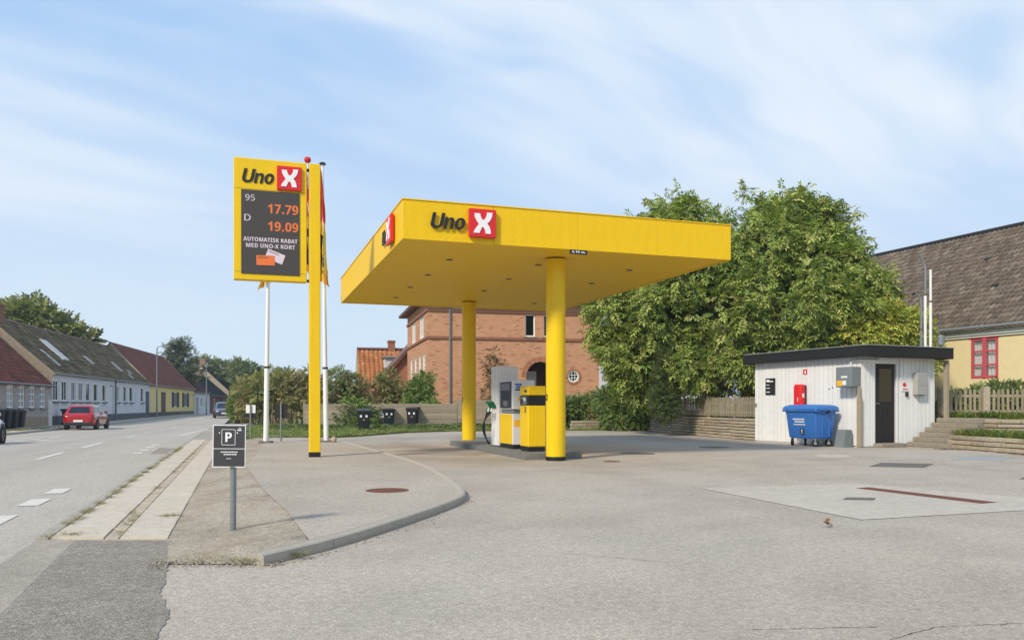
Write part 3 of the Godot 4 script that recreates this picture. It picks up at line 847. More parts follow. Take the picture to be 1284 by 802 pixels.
func make_pylon() -> void:
	var t := thing("price_sign", "tall yellow price sign on a square post beside the road", "price sign", W(-4.13, 16.92), STREET)
	boxpart("post", Vector3(0, 3.17, 0), Vector3(0.225, 6.0, 0.2), mats.yellow_gloss, t, 0.012)
	boxpart("post_foot", Vector3(0, 0.085, 0), Vector3(0.232, 0.17, 0.207), mats.black_paint, t, 0.006)
	for y in [6.05, 3.74]: boxpart("bracket", Vector3(-0.14, y, -0.02), Vector3(0.06, 0.05, 0.08), mats.black_paint, t)
	var x1 := -0.165
	var x0 := -1.60
	var ph := 2.47
	var top := 6.165
	var pw := x1 - x0
	boxpart("sign_box", Vector3((x0 + x1) / 2, top - ph / 2, 0), Vector3(pw, ph, 0.20), mats.yellow_gloss, t, 0.012)
	for q in [[0.265, 0.012], [0.945, 0.012]]:
		boxpart("seam", Vector3((x0 + x1) / 2, top - ph * q[0] + 0.03, 0.1), Vector3(pw - 0.03, 0.006, 0.003), mats.letter_black, t, 0.001)
	var at := func(fx: float, fy: float, z: float) -> Vector3: return Vector3(x0 + pw * fx, top - ph * fy, z)
	logo(t, at.call(0.755, 0.145, 0.10), Vector3.ZERO, 0.49, 0.025, 0.62, 0.28)
	var sc := boxpart("price_display", at.call(0.50, 0.605, 0.103), Vector3(pw * 0.80, ph * 0.69, 0.025), mats.screen, t, 0.003)
	var put_text := func(s: String, fx: float, fy: float, h: float, wd: float, m: Material, wt: int) -> void:
		lettering(s, h, m, sc, Vector3(pw * (fx - 0.5), ph * (0.605 - fy), 0.014), Vector3.ZERO, wd, wt, 0.0, 0.004)
	put_text.call("95", 0.22, 0.325, 0.125, 0.185, mats.screen_white, 400)
	put_text.call("17.79", 0.67, 0.405, 0.195, 0.60, mats.screen_orange, 700)
	put_text.call("D", 0.185, 0.49, 0.13, 0.12, mats.screen_white, 400)
	put_text.call("19.09", 0.67, 0.55, 0.195, 0.60, mats.screen_orange, 700)
	put_text.call("AUTOMATISK RABAT", 0.50, 0.665, 0.085, 1.06, mats.screen_white, 700)
	put_text.call("MED UNO-X KORT", 0.50, 0.715, 0.085, 0.96, mats.screen_white, 700)
	for q in [[0.56, 0.80, -0.35, mats.screen_white, 0.0], [0.43, 0.835, 0.02, mats.screen_orange, 0.004]]:
		var c := MB.new()
		c.bbox(Vector3.ZERO, Vector3(0.36, 0.20, 0.003), 0.001)
		var o := put("card_print", c.done(), q[3], sc, Vector3(pw * (q[0] - 0.5), ph * (0.605 - q[1]), 0.015 + q[4]), Vector3(0, 0, q[2]))
		boxpart("card_line", Vector3(-0.05, 0.06, 0.003), Vector3(0.2, 0.014, 0.002), mats.screen, o, 0.0005)

func make_flag_poles() -> void:
	for q in [[-7.1, 23.34, 7.7, 0.10, "white flagpole furthest from the pumps, its flag behind the price sign"], [-6.22, 25.4, 8.75, -0.20, "white flagpole with red top rising between price panel and post"], [-5.47, 23.82, 8.15, -0.11, "white flagpole with limp yellow flag beside the yellow sign post"]]:
		var t := thing("flagpole", q[4], "flagpole", W(q[0], q[1], 0.072 if q[1] < 25 else 0.0), 0.0, "flagpoles on the traffic island")
		var b := MB.new()
		b.tube([Vector3(0, 0.02, 0), Vector3(q[3] * 0.28, 2.2, 0), Vector3(q[3] * 0.282, 2.21, 0), Vector3(q[3], q[2], 0)], [0.075, 0.07, 0.062, 0.036], 14)
		put("pole", b.done(), mats.white, t)
		var r := MB.new()
		r.cyl(Vector3(q[3] * 0.275, 2.15, 0), Vector3(q[3] * 0.28, 2.20, 0), 0.083, 0.083, 14)
		put("joint_ring", r.done(), mats.letter_black, t)
		var f := MB.new()
		f.bbox(Vector3(0, 0.02, 0), Vector3(0.34, 0.06, 0.34), 0.01)
		put("base_plate", f.done(), mats.iron, t)
		var k := MB.new()
		if q[2] > 8.5: k.lathe([[0.001, 0], [0.08, 0.02], [0.11, 0.09], [0.085, 0.17], [0.001, 0.20]], 14)
		else: k.lathe([[0.001, 0], [0.09, 0.005], [0.10, 0.04], [0.06, 0.07], [0.001, 0.08]], 14)
		put("cap", k.done(), mats.flag_red if q[2] > 8.5 else mats.dark_plastic, t, Vector3(q[3], q[2], 0))
		# the flag hangs in folds close to the pole
		var c := MB.new()
		var red := MB.new()
		var ink := MB.new()
		var n := fbm(int(absf(q[0] * 10)), 0.8, 2)
		var hh: float = 3.0 if q[3] > 0 else 3.3
		var top: float = q[2] - 0.12
		var side := -1.0 if q[3] > 0 else 1.0
		var rows := 26
		var cols := 9
		var pt := func(i: int, j: int) -> Vector3:
			var v := float(i) / rows
			var u := float(j) / cols
			var wide := 0.10 + 0.24 * v + 0.10 * sin(v * 5.0 + 1.0) * v
			var fold := 0.10 * sin(u * 11.0 + n.get_noise_2d(v * 3.0, 0) * 5.0) * (0.4 + v)
			var lean: float = q[3] * (top - hh * v) / q[2]
			return Vector3(lean + 0.05 - wide * u * side * -1.0 if side < 0 else lean - 0.16 + wide * u * 1.15, top - hh * v - 0.25 * u * u * v, 0.07 + fold)
		for i in rows:
			for j in cols:
				var v := float(i) / rows
				var m: MB = c
				if v < 0.46 and j > 1 + int(v * 4): m = red
				elif v > 0.55 and v < 0.9 and (j == 3 or j == 4 or (j in [5, 6] and i % 5 < 2)): m = ink
				m.quad(pt.call(i + 1, j), pt.call(i + 1, j + 1), pt.call(i, j + 1), pt.call(i, j))
		var fl := put("flag", c.done(), mats.flag_yellow, t)
		put("red_field", red.done(), mats.flag_red, fl)
		put("print", ink.done(), mats.flag_black, fl)

func make_small_signs() -> void:
	var t := thing("parking_sign", "dark grey parking sign on a short galvanised post by the footway", "sign", W(-2.47, 7.16, 0.045), 0.05)
	var b := MB.new()
	b.tube([Vector3(0, -0.1, 0), Vector3(0.004, 0.62, 0), Vector3(0.006, 0.90, 0)], [0.0265], 16)
	put("post", b.done(), mats.galvanised, t)
	var pl := Node3D.new()
	var pb := MB.new()
	pb.bbox(Vector3.ZERO, Vector3(0.285, 0.375, 0.006), 0.002)
	var plate := put("plate", pb.done(), mats.white, t, Vector3(-0.022, 0.745, 0.036), Vector3(0, 0.03, -0.012))
	pl.free()
	boxpart("upper_panel", Vector3(0, 0.082, 0.0045), Vector3(0.268, 0.198, 0.003), mats.sign_grey, plate, 0.001)
	boxpart("lower_panel", Vector3(0, -0.1, 0.0045), Vector3(0.268, 0.152, 0.003), mats.sign_grey, plate, 0.001)
	for q in [[0, 0.148, 0.11, 0.004], [0, 0.012, 0.11, 0.004], [-0.057, 0.08, 0.004, 0.134], [0.057, 0.08, 0.004, 0.134]]:
		boxpart("frame_line", Vector3(q[0] - 0.005, q[1], 0.0075), Vector3(q[2], q[3], 0.002), mats.logo_white, plate, 0.0005)
	lettering("P", 0.084, mats.logo_white, plate, Vector3(-0.004, 0.081, 0.0075), Vector3.ZERO, 0.056, 700, 0.0, 0.003, "letter_p")
	for q in [[-0.083, 0.118, 0.009, 0.012], [0.07, 0.118, 0.010, 0.012], [0.092, 0.160, 0.022, 0.005], [0.088, 0.143, 0.036, 0.011]]:
		boxpart("print", Vector3(q[0], q[1], 0.0075), Vector3(q[2], q[3], 0.001), mats.logo_white, plate, 0.0003)
	rng.seed = 77
	for row in [[-0.050, -0.07, 0.075], [-0.071, -0.045, 0.05], [-0.108, -0.022, 0.018]]:   # rows of small print, too small to read
		var x: float = row[1]
		while x < row[2]:
			var l := 0.008 + rng.randf() * 0.014
			boxpart("print", Vector3(x + l / 2, row[0], 0.0075), Vector3(l, 0.009 if row[0] > -0.1 else 0.005, 0.001), mats.logo_white, plate, 0.0003)
			x += l + 0.004
	boxpart("bracket", Vector3(0.03, -0.176, -0.01), Vector3(0.05, 0.03, 0.03), mats.galvanised, plate, 0.004)
	# two more parking boards seen from behind by the flagpoles
	for q in [[-6.94, 24.3, 0.38, 0.43, 0.69, "black back of a small sign on a thin post between flagpoles", false], [-8.47, 26.2, 0.30, 0.26, 0.86, "small white and black notice sign before the hedge", true]]:
		var s := thing("notice_sign", q[5], "sign", W(q[0], q[1], 0.07 if q[1] < 25 else 0.04), 0.1)
		var pm := MB.new()
		pm.cyl(Vector3(0, -0.05, 0), Vector3(0, q[4] + q[3], 0), 0.027, 0.027, 12)
		put("post", pm.done(), mats.galvanised, s)
		boxpart("board", Vector3(0, q[4] + q[3] / 2, -0.034), Vector3(q[2], q[3], 0.008), mats.white if q[6] else mats.letter_black, s, 0.003)
		if q[6]: boxpart("lower_board", Vector3(-0.02, q[4] - 0.08, -0.034), Vector3(0.42, 0.14, 0.008), mats.letter_black, s, 0.003)
	var st := MB.new()
	st.lathe([[0.02, 0], [0.075, 0.02], [0.085, 0.07], [0.07, 0.13], [0.03, 0.165], [0.001, 0.17]], 11)
	tag(put("stone", st.done(), mats.stone, self, W(-5.22, 23.7, 0.072)), "small brownish stone lying on the island near a flagpole", "stone")

# ---------------------------------------------------------------- shed and what stands round it
func make_shed() -> void:
	var turn := atan2(0.404, 0.915)
	var org := W(9.52, 22.02)
	var bs := Basis(Vector3.UP, turn)
	var t := thing("shed", "white boarded flat roofed shed with black fascia and dark door", "shed", org, turn)
	var L := 4.28
	var core := MB.new()
	core.col = Color(0.8, 0.79, 0.77)
	core.xf = Transform3D(Basis.IDENTITY, Vector3(0.02, 0, -0.022))
	core.wall(2.78, 2.5, [Rect2(0.51, 0.10, 0.77, 2.2)], 0.1)
	core.xf = Transform3D.IDENTITY
	core.quad(Vector3(0.02, 0, -L), Vector3(0.02, 0, -0.022), Vector3(0.02, 2.5, -0.022), Vector3(0.02, 2.5, -L))
	core.quad(Vector3(2.8, 0, -0.022), Vector3(2.8, 0, -L), Vector3(2.8, 2.5, -L), Vector3(2.8, 2.5, -0.022))
	core.quad(Vector3(2.8, 0, -L), Vector3(0.02, 0, -L), Vector3(0.02, 2.5, -L), Vector3(2.8, 2.5, -L))
	put("wall_core", core.done(), mats.white_board, t)
	rng.seed = 91
	var board := func(at: Vector3, wd: float, y0: float, y1: float, facing_left: bool) -> void:
		var b := MB.new()
		var g := 0.95 + rng.randf() * 0.07
		b.col = Color(g, g * (0.985 + rng.randf() * 0.015), g * (0.955 + rng.randf() * 0.03))
		var j := rng.randf() * 0.004
		if facing_left: b.bbox(Vector3(0.008 - j, (y0 + y1) / 2, 0), Vector3(0.024, y1 - y0, wd), 0.005)
		else: b.bbox(Vector3(0, (y0 + y1) / 2, -0.010 + j), Vector3(wd, y1 - y0, 0.024), 0.005)
		put("board", b.done(), mats.white_board, t, at)
	var nb := 25
	for k in nb: board.call(Vector3(0, 0, -L * (k + 0.5) / nb), L / nb - 0.014, 0.03 + rng.randf() * 0.01, 2.48, true)
	var x := 0.035
	while x < 2.75:
		var wd := 0.155
		if x < 0.40 or x > 1.33: board.call(Vector3(x + wd / 2, 0, 0), wd - 0.013, 0.03, 2.48, false)
		elif x < 0.6:
			board.call(Vector3(0.455, 0, 0), 0.075, 0.03, 2.48, false)
			board.call(Vector3(1.345, 0, 0), 0.075, 0.03, 2.48, false)
		x += wd
	boxpart("lintel_board", Vector3(0.90, 2.385, -0.008), Vector3(0.80, 0.17, 0.024), mats.white_board, t)
	# door
	var dr := boxpart("door", Vector3(0.895, 1.20, -0.06), Vector3(0.74, 2.17, 0.05), mats.door_dark, t, 0.006)
	boxpart("window", Vector3(0.02, 0.50, 0.028), Vector3(0.46, 0.92, 0.012), mats.glass_dark, dr)
	for q in [[0.02, 0.98, 0.54, 0.04], [0.02, 0.03, 0.54, 0.04], [-0.235, 0.50, 0.04, 0.95], [0.275, 0.50, 0.04, 0.95]]:
		boxpart("moulding", Vector3(q[0], q[1], 0.030), Vector3(q[2], q[3], 0.018), mats.door_dark, dr)
	for k in 6: boxpart("plank", Vector3(-0.23 + 0.095 * k, -0.52, 0.028), Vector3(0.085, 0.96, 0.012), mats.door_dark, dr)
	var hd := MB.new()
	hd.tube([Vector3(-0.32, 0.0, 0.02), Vector3(-0.32, 0.0, 0.06), Vector3(-0.22, 0.0, 0.06)], [0.011], 8)
	put("handle", hd.done(), mats.galvanised, dr)
	boxpart("threshold", Vector3(0.9, 0.055, 0.12), Vector3(0.95, 0.11, 0.36), mats.step_stone, t, 0.01)
	# roof
	var rz0 := 0.36
	var rz1 := -L - 0.34
	var rx0 := -0.20
	var rx1 := 3.12
	boxpart("roof_slab", Vector3((rx0 + rx1) / 2, 2.60, (rz0 + rz1) / 2), Vector3(rx1 - rx0 - 0.06, 0.24, rz0 - rz1 - 0.06), mats.timber_dark, t)
	for q in [[Vector3((rx0 + rx1) / 2, 2.61, rz0), Vector3(rx1 - rx0, 0.30, 0.03)], [Vector3(rx0, 2.61, (rz0 + rz1) / 2), Vector3(0.03, 0.30, rz0 - rz1 - 0.03)], [Vector3(rx1, 2.61, (rz0 + rz1) / 2), Vector3(0.03, 0.30, rz0 - rz1 - 0.03)], [Vector3((rx0 + rx1) / 2, 2.61, rz1), Vector3(rx1 - rx0, 0.30, 0.03)]]:
		boxpart("fascia", q[0], q[1], mats.timber_dark, t, 0.006)
	for q in [[Vector3((rx0 + rx1) / 2, 2.772, rz0 - 0.02), Vector3(rx1 - rx0 + 0.05, 0.022, 0.11)], [Vector3(rx0 + 0.02, 2.772, (rz0 + rz1) / 2), Vector3(0.11, 0.022, rz0 - rz1 - 0.15)], [Vector3(rx1 - 0.02, 2.772, (rz0 + rz1) / 2), Vector3(0.11, 0.022, rz0 - rz1 - 0.15)]]:
		boxpart("roof_edging", q[0], q[1], mats.grey_metal, t, 0.004)
	var rp := MB.new()
	rp.bbox(Vector3(3.02, 1.60, 0.22), Vector3(0.115, 1.66, 0.115), 0.01)
	put("roof_post", rp.done(), mats.timber_upright, t)
	var vc := MB.new()
	vc.lathe([[0.04, 0], [0.04, 0.10], [0.10, 0.11], [0.10, 0.36], [0.09, 0.38], [0.001, 0.40]], 16)
	put("roof_vent", vc.done(), mats.galvanised, t, Vector3(2.95, 2.76, 0.1))
	# fittings on the walls
	var eb := boxpart("meter_cabinet", Vector3(-0.19, 1.925, -0.285), Vector3(0.36, 0.55, 0.55), mats.cabinet_grey, t, 0.012)
	boxpart("warning_label", Vector3(-0.183, -0.17, -0.14), Vector3(0.004, 0.15, 0.18), mats.sticker_yellow, eb, 0.001)
	boxpart("paper_label", Vector3(-0.183, -0.16, 0.03), Vector3(0.004, 0.12, 0.13), mats.white, eb, 0.001)
	boxpart("paper_label", Vector3(-0.183, 0.0, 0.03), Vector3(0.004, 0.05, 0.22), mats.white, eb, 0.001)
	boxpart("cover_seam", Vector3(-0.02, 0.0, 0.2765), Vector3(0.30, 0.50, 0.006), mats.cabinet_grey, eb, 0.002)
	var pe := MB.new()
	pe.tube([Vector3(-0.05, 2.19, -0.32), Vector3(-0.05, 2.32, -0.32), Vector3(-0.04, 2.37, -0.27), Vector3(-0.03, 2.38, 0.02), Vector3(0.2, 2.385, 0.03), Vector3(0.6, 2.39, 0.03)], [0.035], 10)
	put("conduit", pe.done(), mats.pump_grey, t)
	var cd := MB.new()
	cd.bbox(Vector3(-0.09, 0.68, 0.02), Vector3(0.10, 1.34, 0.12), 0.008)
	cd.bbox(Vector3(-0.09, 1.50, 0.0), Vector3(0.07, 0.32, 0.08), 0.008)
	put("cable_duct", cd.done(), mats.timber_upright, t)
	var nt := boxpart("notice_board", Vector3(-0.02, 1.735, -3.55), Vector3(0.015, 0.52, 0.43), mats.letter_black, t, 0.002)
	for q in [[0.19, 0.05, 0.14], [0.16, 0.035, 0.30], [0.05, 0.02, 0.12], [-0.05, 0.02, 0.16], [-0.17, 0.025, 0.16]]:
		boxpart("print", Vector3(-0.009, q[0], -0.17 + q[2] / 2), Vector3(0.003, q[1], q[2]), mats.logo_white, nt, 0.0005)
	var sk := boxpart("fire_sticker", Vector3(-0.016, 2.14, -2.08), Vector3(0.006, 0.15, 0.16), mats.red_box, t, 0.001)
	boxpart("print", Vector3(-0.004, -0.01, 0.01), Vector3(0.002, 0.09, 0.05), mats.logo_white, sk, 0.0005)
	for q in [0.0, 0.12]: boxpart("hook", Vector3(-0.02, 1.66 - q * 0.3, -1.02 - q), Vector3(0.02, 0.03, 0.03), mats.iron, t, 0.002)
	var hb := MB.new()
	hb.cyl(Vector3(-0.03, 1.1, -4.2), Vector3(-0.03, 1.22, -4.2), 0.02, 0.02, 8)
	put("hinge", hb.done(), mats.iron, t)
	var mb2 := boxpart("meter_box", Vector3(2.13, 1.755, 0.085), Vector3(0.40, 0.62, 0.15), mats.meter_grey, t, 0.01)
	boxpart("cover_seam", Vector3(0.0, -0.05, 0.076), Vector3(0.39, 0.006, 0.003), mats.cabinet_grey, mb2, 0.001)
	boxpart("bottom_edge", Vector3(0.06, -0.32, 0.02), Vector3(0.12, 0.03, 0.08), mats.cabinet_grey, mb2, 0.003)
	var ws := boxpart("small_notice", Vector3(1.62, 1.60, 0.02), Vector3(0.27, 0.11, 0.01), mats.white, t, 0.002)
	boxpart("print", Vector3(0, 0.0, 0.006), Vector3(0.2, 0.03, 0.002), mats.logo_red, ws, 0.0005)
	var rd := MB.new()
	rd.cyl(Vector3(1.60, 1.73, 0.0), Vector3(1.60, 1.73, 0.03), 0.055, 0.055, 14)
	put("red_disc", rd.done(), mats.logo_red, t)
	boxpart("key_box", Vector3(1.68, 1.46, 0.03), Vector3(0.09, 0.12, 0.05), mats.dark_plastic, t)
	# red extinguisher cabinet on the wall
	var fx := thing("extinguisher_cabinet", "red fire extinguisher cabinet on the shed wall above the blue bin", "extinguisher cabinet", org + bs * Vector3(-0.14, 1.10, -2.18), turn)
	var fb := MB.new()
	fb.bbox(Vector3(0, 0.33, 0), Vector3(0.22, 0.68, 0.32), 0.05)
	put("case", fb.done(), mats.red_box, fx)
	boxpart("back_shell", Vector3(0.085, 0.33, 0.0), Vector3(0.05, 0.64, 0.36), mats.dark_plastic, fx, 0.02)
	boxpart("label", Vector3(-0.0, 0.34, 0.162), Vector3(0.07, 0.12, 0.004), mats.white, fx, 0.001)
	boxpart("latch", Vector3(-0.113, 0.22, 0.05), Vector3(0.01, 0.12, 0.02), mats.white, fx, 0.002)
	# blue four-wheeled bin
	var w := thing("blue_bin", "blue four wheeled waste container with lid against the shed", "waste container", org + bs * Vector3(-0.62, 0.0, -1.25), turn)
	var rings := []
	for q in [[0.22, 0.50, 0.28], [0.26, 0.535, 0.31], [0.90, 0.60, 0.375], [0.98, 0.62, 0.39]]:
		var r := []
		for s in [[1, 0.86], [0.86, 1], [-0.86, 1], [-1, 0.86], [-1, -0.86], [-0.86, -1], [0.86, -1], [1, -0.86]]: r.append(Vector3(s[0] * q[2], q[0], -s[1] * q[1]))
		rings.append(r)
	var bb := MB.new()
	bb.ring_mesh(rings)
	put("body", bb.done(), mats.bin_blue, w)
	boxpart("rim", Vector3(0, 1.0, 0), Vector3(0.86, 0.06, 1.32), mats.bin_blue, w, 0.015)
	var lid := MB.new()
	var lr := []
	for q in [[1.035, 0.67, 0.435], [1.075, 0.67, 0.435], [1.13, 0.62, 0.39], [1.165, 0.5, 0.3], [1.175, 0.3, 0.15]]:
		var r := []
		for s in [[1, 0.9], [0.9, 1], [-0.9, 1], [-1, 0.9], [-1, -0.9], [-0.9, -1], [0.9, -1], [1, -0.9]]: r.append(Vector3(s[0] * q[2], q[0], -s[1] * q[1]))
		lr.append(r)
	lid.ring_mesh(lr)
	put("lid", lid.done(), mats.bin_blue, w)
	for s in [-1.0, 1.0]:
		for q in [-0.25, 0.25]: boxpart("lid_grip", Vector3(q, 1.03, 0.67 * s), Vector3(0.10, 0.05, 0.05), mats.bin_blue, w)
		var tr := MB.new()
		tr.cyl(Vector3(0, 0.97, 0.62 * s), Vector3(0, 0.97, 0.70 * s), 0.045, 0.045, 10)
		put("trunnion", tr.done(), mats.bin_dark, w)
		for k in 2: boxpart("rib", Vector3(-0.12 + 0.24 * k, 0.58, 0.575 * s), Vector3(0.03, 0.62, 0.05), mats.bin_blue, w)
	for sx in [-0.24, 0.24]:
		for sz in [-0.44, 0.44]:
			var wh := MB.new()
			wh.cyl(Vector3(-0.025, 0.1, 0), Vector3(0.025, 0.1, 0), 0.1, 0.1, 18)
			var wo := put("wheel", wh.done(), mats.rubber, w, Vector3(sx, 0, sz), Vector3(0, 0.5 * sx + sz * 2.0, 0))
			var hub := MB.new()
			hub.cyl(Vector3(-0.03, 0.1, 0), Vector3(0.03, 0.1, 0), 0.045, 0.045, 14)
			put("hub", hub.done(), mats.grey_metal, wo)
			boxpart("fork", Vector3(0, 0.18, 0.0), Vector3(0.08, 0.09, 0.05), mats.galvanised, wo)
	var lab := boxpart("sticker", Vector3(-0.352, 0.42, 0.05), Vector3(0.004, 0.16, 0.13), mats.black_paint, w, 0.001)
	lab.rotation.z = 0.10
	boxpart("sign_mark", Vector3(-0.004, 0.02, 0), Vector3(0.003, 0.07, 0.035), mats.logo_white, lab, 0.0005)
	boxpart("sign_mark", Vector3(-0.004, -0.05, 0), Vector3(0.003, 0.02, 0.06), mats.logo_white, lab, 0.0005)
	rng.seed = 13
	for row in [[0.76, -0.26, 0.18], [0.69, -0.20, 0.14], [0.61, -0.25, 0.17]]:
		var z: float = row[1]
		while z < row[2]:
			var l := 0.03 + rng.randf() * 0.03
			var o := boxpart("print", Vector3(-0.337 - (row[0] - 0.42) * 0.095, row[0], -0.02 + z + l / 2), Vector3(0.006, 0.035 if row[0] > 0.65 else 0.022, l), mats.logo_white, w, 0.0005)
			o.rotation.z = 0.10
			z += l + (0.012 if row[0] > 0.65 else 0.004)
	# grey wedge of concrete beside it
	var wd2 := MB.new()
	wd2.prism(PackedVector2Array([Vector2(-0.19, 0), Vector2(0.17, 0), Vector2(0.15, 0.44), Vector2(0.11, 0.48), Vector2(-0.08, 0.48)]), -0.16, 0.16)
	tag(put("concrete_block", wd2.done(), mats.cabinet_grey, self, org + bs * Vector3(-0.24, 0, -0.40), Vector3(0, turn, 0)), "grey tapered concrete block between blue bin and cable duct", "concrete block")
	# pipes that rise behind the shed
	for q in [[13.08, 25.6, 5.55, mats.white, "white vent pipe with a bent grey tip behind the shed", 0.045, 1], [13.30, 25.7, 5.35, mats.white, "straight white vent pipe behind the shed roof", 0.045, 0], [12.90, 25.5, 4.45, mats.galvanised, "shorter grey pipe with hooked top behind the shed roof", 0.04, 2]]:
		var vp := thing("vent_pipe", q[4], "pipe", W(q[0], q[1], 0.78), 0.0, "pipes behind the shed")
		var b := MB.new()
		var h: float = q[2] - 0.78
		b.cyl(Vector3(0, 0, 0), Vector3(0, h - 0.9, 0), q[5], q[5], 12)
		put("pipe", b.done(), q[3], vp)
		var b2 := MB.new()
		if q[6] == 1: b2.tube([Vector3(0, h - 0.9, 0), Vector3(0, h, 0), Vector3(-0.08, h + 0.14, 0), Vector3(-0.18, h + 0.38, 0)], [q[5] * 0.85, q[5] * 0.85, 0.03, 0.05], 10)
		elif q[6] == 2: b2.tube([Vector3(0, h - 0.9, 0), Vector3(0, h, 0), Vector3(-0.05, h + 0.12, 0), Vector3(-0.18, h + 0.26, 0.0)], [q[5] * 0.9, q[5] * 0.9, 0.03, 0.025], 10)
		else: b2.tube([Vector3(0, h - 0.9, 0), Vector3(0, h + 0.1, 0)], [q[5] * 0.85], 10)
		put("pipe_top", b2.done(), mats.galvanised if q[6] else q[3], vp)
		var c := MB.new()
		c.cyl(Vector3(0, h - 0.93, 0), Vector3(0, h - 0.88, 0), q[5] * 1.25, q[5] * 1.25, 12)
		put("collar", c.done(), mats.copper, vp)
	# steps up to the terrace
	var sp := thing("stone_steps", "six worn grey stone steps rising beside the shed", "steps", org, turn)
	for i in 6:
		boxpart("step", Vector3(1.67 + 0.235 * i + 0.32, 0.135 * (i + 0.5) - 0.003 * i, 0.74), Vector3(0.62, 0.135, 1.40 + 0.02 * (i % 2)), mats.step_stone, sp, 0.014)

func stone_wall(called: String, label: String, a: Vector2, e: Vector2, y0: float, courses: int, ch: float, lmin: float, lmax: float, seed_: int, back := 0.3) -> Node3D:
	var dir := (e - a).normalized()
	var len_ := a.distance_to(e)
	var t := thing(called, label, "retaining wall", W(a.x, a.y), atan2(dir.y, dir.x))
	rng.seed = seed_
	var m := MB.new()
	m.box(Vector3(len_ / 2, (y0 + ch * courses) / 2 - 0.01, -back / 2 - 0.13), Vector3(len_, ch * courses - y0 - 0.02, back))
	put("backing", m.done(), mats.soil, t)
	var variants := []
	for c in courses:
		var x := -rng.randf() * lmin * 0.5
		while x < len_:
			var l := minf(rng.randf_range(lmin, lmax), len_ - x + 0.02)
			if l < 0.06: break
			var b := MB.new()
			var g := 0.72 + rng.randf() * 0.38
			b.col = Color(g, g * (0.95 + rng.randf() * 0.06), g * (0.88 + rng.randf() * 0.12))
			b.bbox(Vector3.ZERO, Vector3(l - 0.012, ch - 0.012 - rng.randf() * 0.012, 0.20), 0.015)
			put("stone", b.done(), mats.stone, t, Vector3(x + l / 2, y0 + ch * (c + 0.5), -0.09 - rng.randf() * 0.03 - c * 0.008), Vector3(0, 0, rng.randf_range(-0.012, 0.012)))
			x += l
	return t
func picket_fence(label: String, a: Vector2, e: Vector2, y: float, h: float, gap: float, tilt: float, seed_: int, posts: Array, group := "") -> void:
	var dir := (e - a).normalized()
	var len_ := a.distance_to(e)
	var t := thing("picket_fence", label, "fence", W(a.x, a.y, y), atan2(dir.y, dir.x), group)
	rng.seed = seed_
	var variants := []
	for k in 5:
		var b := MB.new()
		var g := 0.80 + 0.09 * k
		b.col = Color(g, g * 0.985, g * 0.93)
		var wd := gap * 0.52
		b.prism(PackedVector2Array([Vector2(-wd / 2, 0), Vector2(wd / 2, 0), Vector2(wd / 2, h - 0.025), Vector2(0, h), Vector2(-wd / 2, h - 0.025)]), 0.0, 0.02)
		variants.append(b.done())
	var x := gap * 0.5
	while x < len_:
		put("picket", variants[rng.randi() % 5], mats.timber_upright, t, Vector3(x, 0.03 + rng.randf_range(-0.012, 0.012), 0.022), Vector3(0, 0, tilt + rng.randf_range(-0.02, 0.02)))
		x += gap * rng.randf_range(0.96, 1.04)
	for yy in [0.17, h - 0.17]: boxpart("rail", Vector3(len_ / 2, yy, 0.0), Vector3(len_, 0.07, 0.035), mats.timber_grey, t)
	for p in posts:
		var b := MB.new()
		b.bbox(Vector3(0, (h + p[1]) / 2 - 0.05, 0), Vector3(p[2], h + p[1] + 0.1, p[2]), 0.012)
		put("post", b.done(), mats.stone if p[2] > 0.12 else mats.timber_upright, t, Vector3(p[0], 0, 0.03 if p[2] > 0.12 else -0.04), Vector3(0, 0, p[3]))

# ---------------------------------------------------------------- buildings
func tile_sheet(len_: float, slope: float, row: float, tw: float, amp: float, seg: int, step: float, tint: Callable, lump := 0.0, seed_ := 1) -> ArrayMesh:
	# courses of roof tiles: x along the eaves, y up the slope, z outwards
	var b := MB.new()
	var rows := int(ceil(slope / row))
	var cols := int(ceil(len_ / tw)) * seg
	var n := fbm(seed_, 0.7, 3)
	var prof := []
	for s in seg: prof.append(sin(TAU * s / seg) * amp + amp)
	for r in rows:
		var y0 := slope * r / rows
		var y1 := slope * (r + 1) / rows + 0.02
		var base := b.v.size()
		for c in cols + 1:
			var x := len_ * c / cols
			var z: float = prof[c % seg]
			var jig := 0.0
			if lump > 0.0: jig = lump * n.get_noise_2d(x, y0)
			var hash_ := sin(float((c / seg) * 127 + r * 311)) * 43758.5
			hash_ -= floor(hash_)
			b.col = tint.call(x, y0, hash_)
			var up := Vector3(-cos(TAU * (c % seg) / seg) * amp * TAU / tw * 0.7, -step / row, 1)
			b.vert(Vector3(x, y0 + jig * 0.3, z + jig), Vector3(0, -1, 0.25))
			b.vert(Vector3(x, y0 + jig * 0.3, z + step + jig), up)
			b.vert(Vector3(x, y1, z + (lump * n.get_noise_2d(x, y1) if lump > 0.0 else 0.0)), up)
		for c in cols:
			var a := base + c * 3
			b.ix.append_array(PackedInt32Array([a, a + 4, a + 3, a, a + 1, a + 4, a + 1, a + 5, a + 4, a + 1, a + 2, a + 5]))
	return b.done()
func slope_basis(rise: float, run: float) -> Basis:
	var h := Vector2(run, rise).normalized()
	return Basis(Vector3(1, 0, 0), Vector3(0, h.y, -h.x), Vector3(0, h.x, h.y))

